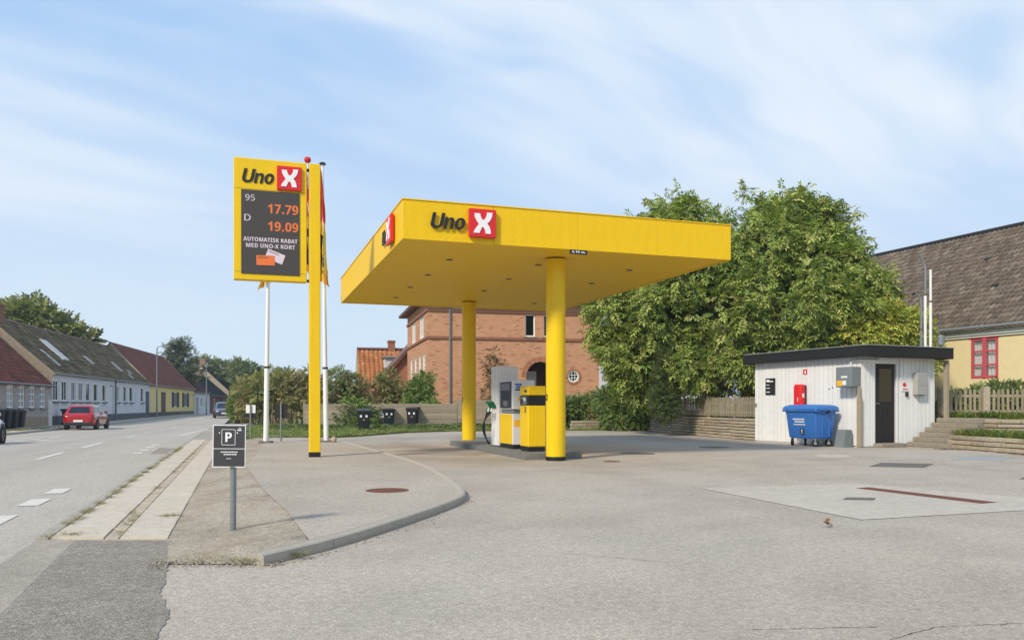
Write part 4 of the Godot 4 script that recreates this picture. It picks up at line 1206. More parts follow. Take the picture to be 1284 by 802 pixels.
func gable_house(t: Node3D, len_: float, depth: float, base: float, eave: float, ridge: float, holes: Array, wall_m: Material, gable_m: Material, sheet: ArrayMesh, over := 0.25, plinth: Material = null, verge: Material = null) -> Node3D:
	# local frame: x along the front, z out of it; sheet is laid on both slopes
	var w := MB.new()
	w.wall(len_, eave, holes, 0.14, base)
	var fr := put("front_wall", w.done(), wall_m, t)
	var g := MB.new()
	for x in [0.0, len_]:
		var s := 1.0 if x > 0 else -1.0
		var p := [Vector3(x, base, 0), Vector3(x, base, -depth), Vector3(x, eave, -depth), Vector3(x, ridge - 0.05, -depth / 2), Vector3(x, eave, 0)]
		if s < 0: p.reverse()
		for k in range(1, 4): g.tri(p[0], p[k], p[k + 1])
	g.quad(Vector3(len_, base, -depth), Vector3(0, base, -depth), Vector3(0, eave, -depth), Vector3(len_, eave, -depth))
	put("end_walls", g.done(), gable_m, t)
	if plinth: boxpart("plinth", Vector3(len_ / 2, base + 0.45, 0.012), Vector3(len_ - 0.02, 0.95, 0.03), plinth, t)
	var rise := ridge - eave
	var bs := slope_basis(rise, depth / 2)
	var rf := put("roof", sheet, mats.tile, t)
	rf.set_meta("kind", "stuff")
	var start := Vector3(0, eave, 0) - bs.y * over + bs.z * 0.05
	rf.transform = Transform3D(bs, start)
	var rb := put("roof", sheet, mats.tile, t)
	rb.set_meta("kind", "stuff")
	rb.transform = Transform3D(Basis(Vector3.UP, PI), Vector3(len_, 0, -depth)) * Transform3D(bs, start)
	var rc := MB.new()
	rc.tube([Vector3(0, ridge + 0.09, -depth / 2), Vector3(len_, ridge + 0.09, -depth / 2)], [0.12], 10)
	put("ridge_cap", rc.done(), mats.get("ridge", mats.copper), t)
	var ga := MB.new()
	ga.tube([Vector3(0, eave - 0.04, over * 0.8 + 0.05), Vector3(len_, eave - 0.04, over * 0.8 + 0.05)], [0.06], 8)
	put("gutter", ga.done(), mats.cabinet_grey, t)
	if verge:
		for x in [0.0, len_]:
			var v := MB.new()
			v.xf = Transform3D(bs, Vector3(x, eave, 0) - bs.y * over)
			v.box(Vector3(0, (Vector2(rise, depth / 2).length() + over) / 2, 0.02), Vector3(0.16, Vector2(rise, depth / 2).length() + over, 0.18))
			put("verge_board", v.done(), verge, t)
	return fr
func window_in(parent: Node, r: Rect2, z: float, cols: int, rows: int, frame: Material, glass: Material, fw := 0.06, sill: Material = null) -> MeshInstance3D:
	var b := MB.new()
	var c := r.get_center()
	var w := r.size.x
	var h := r.size.y
	b.box(Vector3(-w / 2 + fw / 2, 0, 0), Vector3(fw, h, 0.06)); b.box(Vector3(w / 2 - fw / 2, 0, 0), Vector3(fw, h, 0.06))
	b.box(Vector3(0, h / 2 - fw / 2, 0), Vector3(w - 2 * fw, fw, 0.058)); b.box(Vector3(0, -h / 2 + fw / 2, 0), Vector3(w - 2 * fw, fw, 0.058))
	var bar := fw * 0.62
	for k in range(1, cols): b.box(Vector3(-w / 2 + w * k / cols, 0, 0), Vector3(bar, h - 2 * fw, 0.05))
	for k in range(1, rows): b.box(Vector3(0, -h / 2 + h * k / rows, 0), Vector3(w - 2 * fw, bar, 0.046))
	var o := put("window", b.done(), frame, parent, Vector3(c.x, c.y, z))
	for i in cols:
		for j in rows:
			var p := MB.new()
			p.box(Vector3.ZERO, Vector3(w / cols - bar * 0.5, h / rows - bar * 0.5, 0.012))
			put("pane", p.done(), glass, o, Vector3(-w / 2 + w * (i + 0.5) / cols, -h / 2 + h * (j + 0.5) / rows, -0.012))
	if sill:
		var s := MB.new()
		s.bbox(Vector3(0, -h / 2 - 0.05, 0.12), Vector3(w + 0.2, 0.09, 0.22), 0.01)
		put("sill", s.done(), sill, o)
	return o
func chimney(parent: Node, at: Vector3, size: Vector3, col: Color) -> void:
	var b := MB.new()
	b.col = col
	b.bbox(Vector3(0, size.y / 2, 0), size, 0.01)
	b.bbox(Vector3(0, size.y - 0.12, 0), Vector3(size.x + 0.1, 0.12, size.z + 0.1), 0.01)
	put("chimney", b.done(), mats.brick, parent, at)
func tints(a: Color, b: Color, c: Color, seed_: int, freq: float, spread: float) -> Callable:
	var n := fbm(seed_, freq, 4)
	return func(x: float, y: float, h: float) -> Color:
		var t := clampf(0.5 + n.get_noise_2d(x, y * 1.4) * 1.3, 0, 1)
		var k := a.lerp(b, t)
		if n.get_noise_2d(x * 3.0 + 50, y * 3.0) > 0.28: k = k.lerp(c, 0.7)
		return k * (1.0 - spread * 0.5 + spread * h)

func make_street_row() -> void:
	var dir := Vector2(-0.21, 0.978).normalized()
	var turn := atan2(dir.y, dir.x)
	var at := func(s: float) -> Vector3: return W(-31 + dir.x * s, 54.5 + dir.y * s)
	mats.ridge = mats.copper
	# red tiled cottage
	var t := thing("grey_cottage", "grey rendered cottage with red tiled roof and arched white windows", "house", at.call(-13), turn)
	var holes := []
	for s in [5.39, 7.15, 8.88, 10.74, 3.4, 1.4]: holes.append(Rect2(s, 1.0, 1.05, 1.28))
	gable_house(t, 12.95, 8.0, -0.5, 2.49, 6.4, holes, mats.plaster_grey, mats.plaster_grey, tile_sheet(12.95, 5.75, 0.36, 0.32, 0.025, 4, 0.03, tints(lin(0.46, 0.165, 0.115), lin(0.36, 0.135, 0.105), lin(0.25, 0.17, 0.13), 501, 0.5, 0.5)), 0.25, mats.plaster_beige)
	for h in holes:
		var wn := window_in(t, h, -0.08, 2, 3, mats.window_white, mats.glass_bright, 0.10, mats.cabinet_grey)
		var arc := MB.new()
		for k in 8:
			var a0 := PI * (0.22 + 0.56 * k / 8.0)
			var a1 := PI * (0.22 + 0.56 * (k + 1) / 8.0)
			arc.quad(Vector3(cos(a0) * 0.68, 0.64, 0.09), Vector3(cos(a0) * 0.68, 0.64 + (sin(a0) - 0.64) * 0.42, 0.09), Vector3(cos(a1) * 0.68, 0.64 + (sin(a1) - 0.64) * 0.42, 0.09), Vector3(cos(a1) * 0.68, 0.64, 0.09))
		put("arch", arc.done(), mats.window_white, wn)
	boxpart("corner_pier", Vector3(12.55, 0.55, 0.02), Vector3(0.7, 1.9, 0.06), mats.plaster_white, t)
	var sky := boxpart("skylight", Vector3(5.2, 4.72, -1.95), Vector3(1.2, 0.12, 1.5), mats.window_white, t)
	sky.rotation.x = atan2(3.9, 4.0)
	boxpart("pane", Vector3(0, 0.065, 0), Vector3(1.0, 0.02, 1.3), mats.glass_bright, sky)
	# long blue-grey house with the mossy roof
	t = thing("blue_grey_house", "long blue grey terraced house with mossy dark roof and many windows", "house", at.call(0.0), turn)
	holes = []
	var wins := [[0.25, 1.35], [2.0, 3.15], [4.1, 5.05], [5.75, 6.8], [7.5, 8.6], [9.55, 10.65], [11.95, 12.95], [16.3, 17.3], [18.6, 19.65], [20.75, 21.95], [25.1, 26.2]]
	for q in wins: holes.append(Rect2(q[0], 1.42, q[1] - q[0], 1.5))
	holes.append(Rect2(14.1, -0.1, 1.15, 2.95))
	holes.append(Rect2(27.1, -0.2, 1.7, 2.75))
	gable_house(t, 28.95, 8.0, -0.5, 3.35, 7.0, holes, mats.plaster_blue, mats.plaster_beige, tile_sheet(28.95, 5.65, 0.55, 0.30, 0.03, 4, 0.05, tints(lin(0.24, 0.185, 0.11), lin(0.38, 0.30, 0.19), lin(0.27, 0.24, 0.085), 511, 0.6, 0.55), 0.11, 512), 0.22, mats.plinth_blue, mats.plaster_beige)
	for k in wins.size(): window_in(t, holes[k], -0.07, 1 if k > 3 else 2, 1, mats.window_white, mats.glass_dark if k != 7 else mats.glass_bright, 0.11, mats.plinth_blue)
	boxpart("door", Vector3(14.67, 1.35, -0.08), Vector3(1.1, 2.85, 0.06), mats.plaster_white, t)
	boxpart("gate", Vector3(27.95, 1.15, -0.1), Vector3(1.65, 2.7, 0.06), mats.plinth_blue, t)
	boxpart("blind_window", Vector3(23.6, 2.17, 0.012), Vector3(1.3, 1.5, 0.02), mats.plaster_blue, t)
	var dp := MB.new()
	dp.cyl(Vector3(15.75, -0.3, 0.08), Vector3(15.75, 3.3, 0.08), 0.07, 0.07, 8)
	put("downpipe", dp.done(), mats.cabinet_grey, t)
	chimney(t, Vector3(1.6, 6.6, -4.0), Vector3(1.0, 1.5, 0.7), lin(0.36, 0.15, 0.09))
	var slope := atan2(3.65, 4.0)
	for q in [[6.6, 1.0, 1.3, 2.2], [3.0, 2.1, 0.5, 1.7], [13.6, 2.0, 0.9, 1.0], [21.6, 2.05, 0.7, 1.3], [24.2, 2.9, 0.5, 0.5], [22.8, 3.3, 0.4, 0.6]]:
		var sl := boxpart("skylight", Vector3(q[0], 7.0 - (q[1] + q[3] / 2) * 0.9125 + 0.20, -4.0 + q[1] + q[3] / 2), Vector3(q[2], 0.10, q[3]), mats.plaster_white if q[2] > 1 else mats.grey_metal, t)
		sl.rotation.x = slope
	# yellow house
	t = thing("yellow_house", "yellow rendered house with brown shutters and plain red tiled roof", "house", at.call(29.0), turn)
	holes = [Rect2(5.3, -0.3, 2.6, 2.9), Rect2(11.1, 0.95, 4.2, 1.75), Rect2(17.5, 0.95, 4.4, 1.75), Rect2(24.0, -0.1, 1.6, 2.7)]
	gable_house(t, 26.0, 7.6, -0.5, 3.28, 7.4, holes, mats.plaster_yellow, mats.plaster_cream, tile_sheet(26.0, 5.85, 0.42, 0.34, 0.025, 4, 0.03, tints(lin(0.47, 0.18, 0.125), lin(0.40, 0.155, 0.115), lin(0.33, 0.16, 0.12), 521, 0.4, 0.35)), 0.25, mats.black_paint, mats.plaster_cream)
	boxpart("door", Vector3(6.6, 1.1, -0.09), Vector3(2.5, 2.8, 0.06), mats.door_brown, t)
	boxpart("door", Vector3(24.8, 1.2, -0.09), Vector3(1.5, 2.6, 0.06), mats.plaster_yellow, t)
	for k in [1, 2]:
		var h: Rect2 = holes[k]
		var wn := window_in(t, Rect2(h.position.x + 1.3, h.position.y, h.size.x - 2.6, h.size.y), -0.06, 2, 1, mats.window_white, mats.glass_dark, 0.10)
		for s in [-1.0, 1.0]: boxpart("shutter", Vector3(s * (h.size.x / 2 - 0.62), 0, 0.09), Vector3(1.22, h.size.y, 0.06), mats.shutter, wn)
	# further houses of the row
	t = thing("white_low_house", "low white house with dark brown tiled roof behind the yellow one", "house", at.call(55.2), turn)
	gable_house(t, 13.0, 7.6, -0.5, 2.95, 6.5, [Rect2(1.0, -0.2, 2.2, 2.4), Rect2(5, 0.9, 1.4, 1.3), Rect2(9, 0.9, 1.4, 1.3)], mats.plaster_white, mats.plaster_white, tile_sheet(13.0, 5.5, 0.45, 0.34, 0.03, 4, 0.04, tints(lin(0.17, 0.095, 0.075), lin(0.22, 0.12, 0.09), lin(0.13, 0.085, 0.07), 531, 0.5, 0.4)), 0.25)
	boxpart("garage_door", Vector3(2.1, 1.0, -0.09), Vector3(2.1, 2.3, 0.06), mats.grey_metal, t)
	for x in [5.0, 9.0]: window_in(t, Rect2(x, 0.9, 1.4, 1.3), -0.06, 2, 1, mats.window_white, mats.glass_dark, 0.1)
	chimney(t, Vector3(9.5, 5.9, -3.8), Vector3(0.9, 1.5, 0.8), lin(0.42, 0.33, 0.26))
	t = thing("black_roofed_house", "red brick house with smooth black roof far along the street", "house", at.call(68.4), turn)
	gable_house(t, 21.4, 7.6, -0.5, 2.7, 6.0, [Rect2(4, 0.9, 1.4, 1.3), Rect2(10, -0.2, 1.2, 2.4), Rect2(15, 0.9, 1.4, 1.3)], mats.brick_far, mats.plaster_white, tile_sheet(21.4, 5.3, 0.6, 0.5, 0.01, 3, 0.02, tints(lin(0.035, 0.037, 0.042), lin(0.045, 0.047, 0.05), lin(0.04, 0.04, 0.045), 541, 0.5, 0.2)), 0.25)
	for x in [4.0, 15.0]: window_in(t, Rect2(x, 0.9, 1.4, 1.3), -0.06, 2, 1, mats.window_white, mats.glass_dark, 0.1)
	boxpart("door", Vector3(10.6, 1.0, -0.09), Vector3(1.1, 2.3, 0.06), mats.door_brown, t)
	t = thing("cream_gabled_house", "tall cream gabled house with slate roof at the street's end", "house", at.call(90.0), turn)
	gable_house(t, 18.0, 9.0, -0.5, 3.7, 8.0, [Rect2(3, 0.9, 1.4, 1.4), Rect2(9, 0.9, 1.4, 1.4)], mats.plaster_cream, mats.plaster_cream, tile_sheet(18.0, 6.5, 0.6, 0.5, 0.008, 3, 0.02, tints(lin(0.07, 0.08, 0.095), lin(0.09, 0.10, 0.115), lin(0.06, 0.07, 0.08), 551, 0.5, 0.2)), 0.2)
	for x in [3.0, 9.0]: window_in(t, Rect2(x, 0.9, 1.4, 1.4), -0.06, 2, 1, mats.window_white, mats.glass_dark, 0.1)
	for q in [[9.0, 2.2], [13.0, 1.6]]:
		var sk := boxpart("skylight", Vector3(q[0], 8.0 - q[1] * 0.955 - 0.5, -4.5 + q[1] + 0.5), Vector3(1.2, 0.1, 1.8), mats.glass_bright, t)
		sk.rotation.x = atan2(4.3, 4.5)
	chimney(t, Vector3(1.2, 7.4, -4.5), Vector3(1.1, 2.0, 1.0), lin(0.42, 0.26, 0.18))

# brickwork laid in courses round the openings
func bricks(w: float, h: float, y0: float, holes: Array, rounds: Array, seed_: int) -> ArrayMesh:
	var b := MB.new()
	rng.seed = seed_
	var ch := 0.078
	var bl := 0.245
	var row := 0
	var y := y0
	while y + ch <= h + 0.001:
		var cuts := []   # closed stretches of this course
		for r in holes:
			if r.position.y < y + ch - 0.012 and r.end.y > y: cuts.append([r.position.x, r.end.x])
		for q in rounds:
			var dy: float = y + ch / 2 - q.y
			if dy < 0 and q.z < 0: cuts.append([q.x - absf(q.z), q.x + absf(q.z)])
			elif absf(dy) < absf(q.z):
				var hw := sqrt(q.z * q.z - dy * dy)
				cuts.append([q.x - hw, q.x + hw])
		var x := -bl * 0.5 if row % 2 else 0.0
		while x < w:
			var pieces := [[maxf(x, 0.0), minf(x + bl - 0.012, w)]]
			for c in cuts:
				var nxt := []
				for p in pieces:
					if c[1] <= p[0] or c[0] >= p[1]: nxt.append(p)
					else:
						if c[0] > p[0]: nxt.append([p[0], c[0]])
						if c[1] < p[1]: nxt.append([c[1], p[1]])
				pieces = nxt
			for p in pieces:
				if p[1] - p[0] < 0.02: continue
				var k := rng.randf()
				b.col = lin(0.94, 0.49, 0.28).lerp(lin(0.84, 0.41, 0.22), k) * (0.92 + 0.16 * rng.randf())
				if k > 0.93: b.col = lin(0.60, 0.29, 0.17)
				var z := 0.007 + rng.randf() * 0.004
				var y1 := y + ch - 0.012
				b.quad(Vector3(p[0], y, z), Vector3(p[1], y, z), Vector3(p[1], y1, z), Vector3(p[0], y1, z))
				b.quad(Vector3(p[0], y1, z), Vector3(p[1], y1, z), Vector3(p[1], y1, 0), Vector3(p[0], y1, 0))
				b.quad(Vector3(p[0], y, 0), Vector3(p[1], y, 0), Vector3(p[1], y, z), Vector3(p[0], y, z))
			x += bl
		y += ch
		row += 1
	return b.done()
func make_brick_house() -> void:
	var turn := atan2(0.242, 0.970)
	var t := thing("brick_house", "two storey orange brick house with hipped roof and arched porch", "house", W(-4.78, 46), turn)
	var w := 10.3
	var dp := 9.9
	var base := 0.3
	var eave := 7.15
	var holes := [Rect2(5.72, 5.18, 0.60, 1.30), Rect2(6.84, 5.18, 0.60, 1.30), Rect2(1.44, 6.46, 0.56, 0.30)]
	var arch := Vector3(6.67, 2.84, -0.88)
	var eye := Vector3(8.69, 2.86, 0.36)
	var mb := MB.new()
	mb.wall(w, eave, [holes[0], holes[1], holes[2], Rect2(5.79, base, 1.76, 2.84 - base), Rect2(5.79, 2.84, 1.76, 0.88), Rect2(8.33, 2.50, 0.72, 0.72)], 0.16, base)
	# the wall round the arch and the round window
	for q in [[arch, Rect2(5.79, 2.84, 1.76, 0.88)], [eye, Rect2(8.33, 2.50, 0.72, 0.72)]]:
		var c: Vector3 = q[0]
		var r := absf(c.z)
		var a_end := PI if c.z < 0 else TAU
		var n := 24
		for k in n:
			var a0 := a_end * k / n
			var a1 := a_end * (k + 1) / n
			var p0 := Vector3(c.x + cos(a0) * r, c.y + sin(a0) * r, 0)
			var p1 := Vector3(c.x + cos(a1) * r, c.y + sin(a1) * r, 0)
			var m0 := maxf(absf(cos(a0)), absf(sin(a0)))
			var m1 := maxf(absf(cos(a1)), absf(sin(a1)))
			mb.quad(p0, Vector3(c.x + cos(a0) / m0 * r, c.y + sin(a0) / m0 * r, 0), Vector3(c.x + cos(a1) / m1 * r, c.y + sin(a1) / m1 * r, 0), p1)
			mb.quad(p0, p1, p1 + Vector3(0, 0, -0.5 if c.z < 0 else -0.15), p0 + Vector3(0, 0, -0.5 if c.z < 0 else -0.15))
	mb.quad(Vector3(w, base, 0), Vector3(w, base, -dp), Vector3(w, eave, -dp), Vector3(w, eave, 0))
	mb.quad(Vector3(w, base, -dp), Vector3(0, base, -dp), Vector3(0, eave, -dp), Vector3(w, eave, -dp))
	var lholes := []
	for q in [[7.35, 5.57], [3.55, 1.75]]: lholes.append(Rect2(dp - q[0], 5.16, q[0] - q[1], 1.32))
	for q in [[8.3, 6.85], [6.1, 4.78], [4.01, 2.9], [2.19, 0.95]]: lholes.append(Rect2(dp - q[0], 2.2, q[0] - q[1], 1.95))
	mb.xf = Transform3D(Basis(Vector3.UP, -PI / 2), Vector3(0, 0, -dp))
	mb.wall(dp, eave, lholes, 0.14, base)
	put("mortar_wall", mb.done(), mats.mortar, t)
	tag(put("brickwork", bricks(w, eave, base, holes, [arch, eye], 601), mats.brick, t), "", "", "", "stuff")
	var side := put("brickwork", bricks(dp, eave, base, lholes, [], 602), mats.brick, t, Vector3(0, 0, -dp), Vector3(0, -PI / 2, 0))
	side.set_meta("kind", "stuff")
	# bands of projecting brick
	for y in [5.02, 6.58]:
		for q in [[Vector3(w / 2, y, 0.04), Vector3(w + 0.1, 0.16, 0.10)], [Vector3(-0.04, y, -dp / 2), Vector3(0.10, 0.16, dp)]]:
			var bm := MB.new()
			bm.col = lin(0.40, 0.17, 0.10)
			bm.bbox(Vector3.ZERO, q[1], 0.01)
			put("string_course", bm.done(), mats.brick, t, q[0])
	# voussoirs of the porch and of the round window
	for q in [[arch, 34, PI, 0.30], [eye, 28, TAU, 0.12]]:
		var vm := MB.new()
		var r := absf(q[0].z)
		for k in q[1]:
			var a: float = q[2] * (k + 0.5) / q[1]
			vm.col = lin(0.66, 0.29, 0.15) * (0.75 + 0.4 * rng.randf())
			vm.xf = Transform3D(Basis(Vector3(0, 0, 1), a - PI / 2), Vector3(q[0].x + cos(a) * (r + q[3] / 2), q[0].y + sin(a) * (r + q[3] / 2), 0.02))
			vm.box(Vector3.ZERO, Vector3(q[2] * r / q[1] * 0.98, q[3], 0.05))
		tag(put("arch_bricks", vm.done(), mats.brick, t), "", "", "", "stuff")
	var pr := MB.new()
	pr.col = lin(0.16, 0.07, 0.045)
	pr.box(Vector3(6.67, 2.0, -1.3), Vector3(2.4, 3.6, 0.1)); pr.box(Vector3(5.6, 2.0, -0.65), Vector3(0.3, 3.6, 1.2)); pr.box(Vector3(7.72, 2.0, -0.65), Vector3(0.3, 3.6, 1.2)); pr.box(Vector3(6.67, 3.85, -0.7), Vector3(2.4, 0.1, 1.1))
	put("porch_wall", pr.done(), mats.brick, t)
	boxpart("door", Vector3(6.25, 1.9, -1.2), Vector3(0.95, 2.6, 0.08), mats.pump_grey, t)
	for k in 3: window_in(t, holes[k], -0.1, 1, 1, mats.window_white, mats.glass_dark, 0.07, mats.plaster_beige if k != 2 else null)
	var rw := MB.new()
	var rings := []
	for s in [[0.36, -0.05], [0.36, 0.03], [0.27, 0.03], [0.27, -0.05]]:
		var ring := []
		for k in 24: ring.append(Vector3(cos(TAU * k / 24) * s[0], sin(TAU * k / 24) * s[0], s[1]))
		rings.append(ring)
	rw.ring_mesh(rings, true, false)
	for k in [-0.09, 0.09]:
		rw.box(Vector3(k, 0, 0), Vector3(0.03, 0.52, 0.03)); rw.box(Vector3(0, k, 0), Vector3(0.52, 0.03, 0.028))
	var ro := put("round_window", rw.done(), mats.window_white, t, Vector3(8.69, 2.86, -0.02))
	var gl := MB.new()
	gl.cyl(Vector3(0, 0, -0.06), Vector3(0, 0, -0.04), 0.29, 0.29, 24)
	put("pane", gl.done(), mats.glass_dark, ro)
	for k in lholes.size():
		var h: Rect2 = lholes[k]
		var wn := window_in(t, Rect2(0, 0, h.size.x, h.size.y), 0.0, 1 if k > 1 else 2, 3 if k > 1 else 1, mats.window_white, mats.glass_bright, 0.1)
		var c := h.get_center()
		wn.transform = Transform3D(Basis(Vector3.UP, -PI / 2), Vector3(0.07, c.y, -dp + c.x))
	var dpm := MB.new()
	dpm.cyl(Vector3(1.25, base, 0.08), Vector3(1.25, eave, 0.08), 0.055, 0.055, 10)
	put("downpipe", dpm.done(), mats.cabinet_grey, t)
	# hipped roof
	var o := 0.55
	var ry := 10.4
	var sof := MB.new()
	sof.box(Vector3(w / 2, eave + 0.06, -dp / 2), Vector3(w + 2 * o, 0.12, dp + 2 * o))
	put("eaves", sof.done(), mats.copper, t)
	var hm := MB.new()
	hm.col = lin(0.06, 0.058, 0.06)
	var a := Vector3(-o - 0.03, eave + 0.12, o + 0.03)
	var b2 := Vector3(w + o + 0.03, eave + 0.12, o + 0.03)
	var c2 := Vector3(w + o + 0.03, eave + 0.12, -dp - o - 0.03)
	var d2 := Vector3(-o - 0.03, eave + 0.12, -dp - o - 0.03)
	var r0 := Vector3(w / 2 - 0.8, ry, -dp / 2)
	var r1 := Vector3(w / 2 + 0.8, ry, -dp / 2)
	hm.quad(a, b2, r1, r0); hm.tri(b2, c2, r1); hm.quad(c2, d2, r0, r1); hm.tri(d2, a, r0)
	put("roof", hm.done(), mats.tile, t)
	# brick annex with a sloping verge
	var an := thing("brick_annex", "low red brick annex with sloping roof edge beside the brick house", "annex", W(-9.6, 56.3), turn)
	var poly := PackedVector2Array([Vector2(0, 0), Vector2(3.4, 0), Vector2(3.4, 5.9), Vector2(2.9, 5.6), Vector2(0.55, 2.95), Vector2(0, 2.95)])
	var am := MB.new()
	am.col = lin(0.55, 0.23, 0.13)
	am.prism(poly, -4.0, 0.0)
	put("wall", am.done(), mats.brick, an)
	var vb := MB.new()
	vb.xf = Transform3D(Basis(Vector3(0, 0, 1), atan2(2.65, 2.35)), Vector3(1.75, 4.38, -1.95))
	vb.bbox(Vector3(0, 0, 0), Vector3(3.9, 0.26, 4.5), 0.02)
	put("roof", vb.done(), mats.copper, an)
	boxpart("eaves_beam", Vector3(0.65, 3.0, 0.15), Vector3(1.4, 0.18, 0.25), mats.copper, an)
	# orange tiled house further back
	var oh := thing("orange_tiled_house", "house with bright orange glazed tile roof behind the annex", "house", W(-11.6, 61.5), turn)
	var sheet := tile_sheet(9.0, 5.0, 0.38, 0.36, 0.05, 6, 0.04, tints(lin(0.80, 0.33, 0.13), lin(0.70, 0.27, 0.11), lin(0.85, 0.42, 0.19), 611, 0.5, 0.4))
	gable_house(oh, 9.0, 7.0, 0.0, 2.2, 5.6, [Rect2(3, 0.9, 1.4, 1.2)], mats.plaster_cream, mats.plaster_cream, sheet, 0.3)
	window_in(oh, Rect2(3, 0.9, 1.4, 1.2), -0.06, 2, 1, mats.window_white, mats.glass_dark, 0.1)
	chimney(oh, Vector3(2.75, 5.3, -3.5), Vector3(0.55, 1.1, 0.55), lin(0.40, 0.17, 0.09))
	var dm := boxpart("dormer", Vector3(2.75, 4.3, -1.7), Vector3(1.5, 1.15, 1.4), mats.plaster_white, oh)
	boxpart("dormer_roof", Vector3(0, 0.62, 0.08), Vector3(1.8, 0.10, 1.7), mats.grey_metal, dm)
	# glimpse of a white house at the back
	var wh := thing("white_house_behind", "white gabled house glimpsed between the brick house and the tree", "house", W(8.2, 66), turn)
	gable_house(wh, 9.0, 8.0, 0.2, 2.6, 5.6, [Rect2(1, 1.3, 1.2, 1.2), Rect2(5, 1.3, 1.2, 1.2)], mats.plaster_white, mats.plaster_white, tile_sheet(9.0, 5.2, 0.5, 0.4, 0.02, 3, 0.03, tints(lin(0.10, 0.10, 0.11), lin(0.13, 0.13, 0.14), lin(0.12, 0.12, 0.12), 621, 0.5, 0.3)), 0.25)
	for x in [1.0, 5.0]: window_in(wh, Rect2(x, 1.3, 1.2, 1.2), -0.06, 2, 1, mats.window_white, mats.glass_dark, 0.1)

func make_right_house() -> void:
	var turn := atan2(-0.925, 0.38)
	var t := thing("pale_yellow_house", "pale yellow house with brown tiled roof and red framed window", "house", W(12.99, 38.62), turn)
	var len_ := 24.0
	var win := Rect2(9.87, 2.12, 1.06, 1.46)
	var win2 := Rect2(14.6, 2.12, 1.06, 1.46)
	mats.ridge = mats.timber_dark
	gable_house(t, len_, 10.0, 0.0, 3.98, 8.4, [win, win2], mats.plaster_pale, mats.plaster_pale, tile_sheet(len_, 6.95, 0.315, 0.215, 0.03, 6, 0.07, tints(lin(0.24, 0.19, 0.15), lin(0.33, 0.265, 0.21), lin(0.42, 0.37, 0.30), 631, 1.7, 0.5)), 0.30)
	boxpart("cornice", Vector3(len_ / 2, 3.80, 0.06), Vector3(len_, 0.24, 0.14), mats.window_white, t)
	boxpart("cornice", Vector3(len_ / 2, 3.64, 0.03), Vector3(len_, 0.08, 0.08), mats.window_white, t)
	for r in [win, win2]:
		var wn := window_in(t, r, -0.02, 2, 3, mats.window_red, mats.pane, 0.095)
		boxpart("mullion", Vector3(0, 0, 0.02), Vector3(0.13, r.size.y - 0.02, 0.09), mats.window_red, wn)
		boxpart("frame_edge", Vector3(0, r.size.y / 2 + 0.03, 0.03), Vector3(r.size.x + 0.12, 0.07, 0.10), mats.window_red, wn)
		for s in [-1.0, 1.0]:   # curtains drawn aside
			var c := MB.new()
			var cols := 14
			for i in cols:
				for j in 6:
					var f := func(ii: int, jj: int) -> Vector3:
						var u := float(ii) / cols
						var v := float(jj) / 6
						var wide := 0.46 - (0.22 * v if s < 0 else 0.0)
						return Vector3(s * (0.50 - wide * u), r.size.y * (0.48 - 0.96 * v), -0.12 + 0.025 * sin(u * 22.0))
					c.quad(f.call(i, j + 1), f.call(i + 1, j + 1), f.call(i + 1, j), f.call(i, j))
			put("curtain", c.done(), mats.curtain, wn)
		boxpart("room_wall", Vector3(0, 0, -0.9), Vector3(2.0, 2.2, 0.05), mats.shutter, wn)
	rng.seed = 8
	for k in 7:   # roof vents
		var q := Vector2(rng.randf_range(3, 15), rng.randf_range(1.5, 4.3))
		var o := boxpart("roof_vent", Vector3(q.x, 3.98 + q.y * 0.884 + 0.14, -q.y), Vector3(0.26, 0.10, 0.18), mats.timber_dark, t)
		o.rotation.x = 0.72

# ---------------------------------------------------------------- vegetation
func leaf_quad(b: MB, at: Vector3, dir: Vector3, up: Vector3, l: float, w: float) -> void:   # one leaf, creased along its rib
	var s := dir.cross(up).normalized() * w * 0.5
	var m := at + dir * l * 0.45 - up * l * 0.04
	b.tri(at, m + s + up * w * 0.18, at + dir * l - up * l * 0.10)
	b.tri(at, at + dir * l - up * l * 0.10, m - s + up * w * 0.18)
func spray(pairs: int, len_: float, leaf: float, wid: float, droop: float, seed_: int) -> ArrayMesh:   # a twig of leaves along +z
	var b := MB.new()
	var r := RandomNumberGenerator.new()
	r.seed = seed_
	for k in pairs:
		var t := (k + 0.6) / pairs
		var p := Vector3(0, -droop * len_ * t * t, len_ * t)
		for s in [-1.0, 1.0]:
			var dir := Vector3(s * (0.85 + r.randf() * 0.3), -0.15 - r.randf() * 0.45, 0.35 + r.randf() * 0.5).normalized()
			var g := 0.85 + r.randf() * 0.3
			b.col = Color(g, g, g)
			leaf_quad(b, p, dir, Vector3(r.randf_range(-0.3, 0.3), 1, r.randf_range(-0.3, 0.3)).normalized(), leaf * r.randf_range(0.75, 1.2), wid * r.randf_range(0.8, 1.2))
	leaf_quad(b, Vector3(0, -droop * len_, len_), Vector3(0, -0.4, 1).normalized(), Vector3.UP, leaf, wid)
	return b.done()
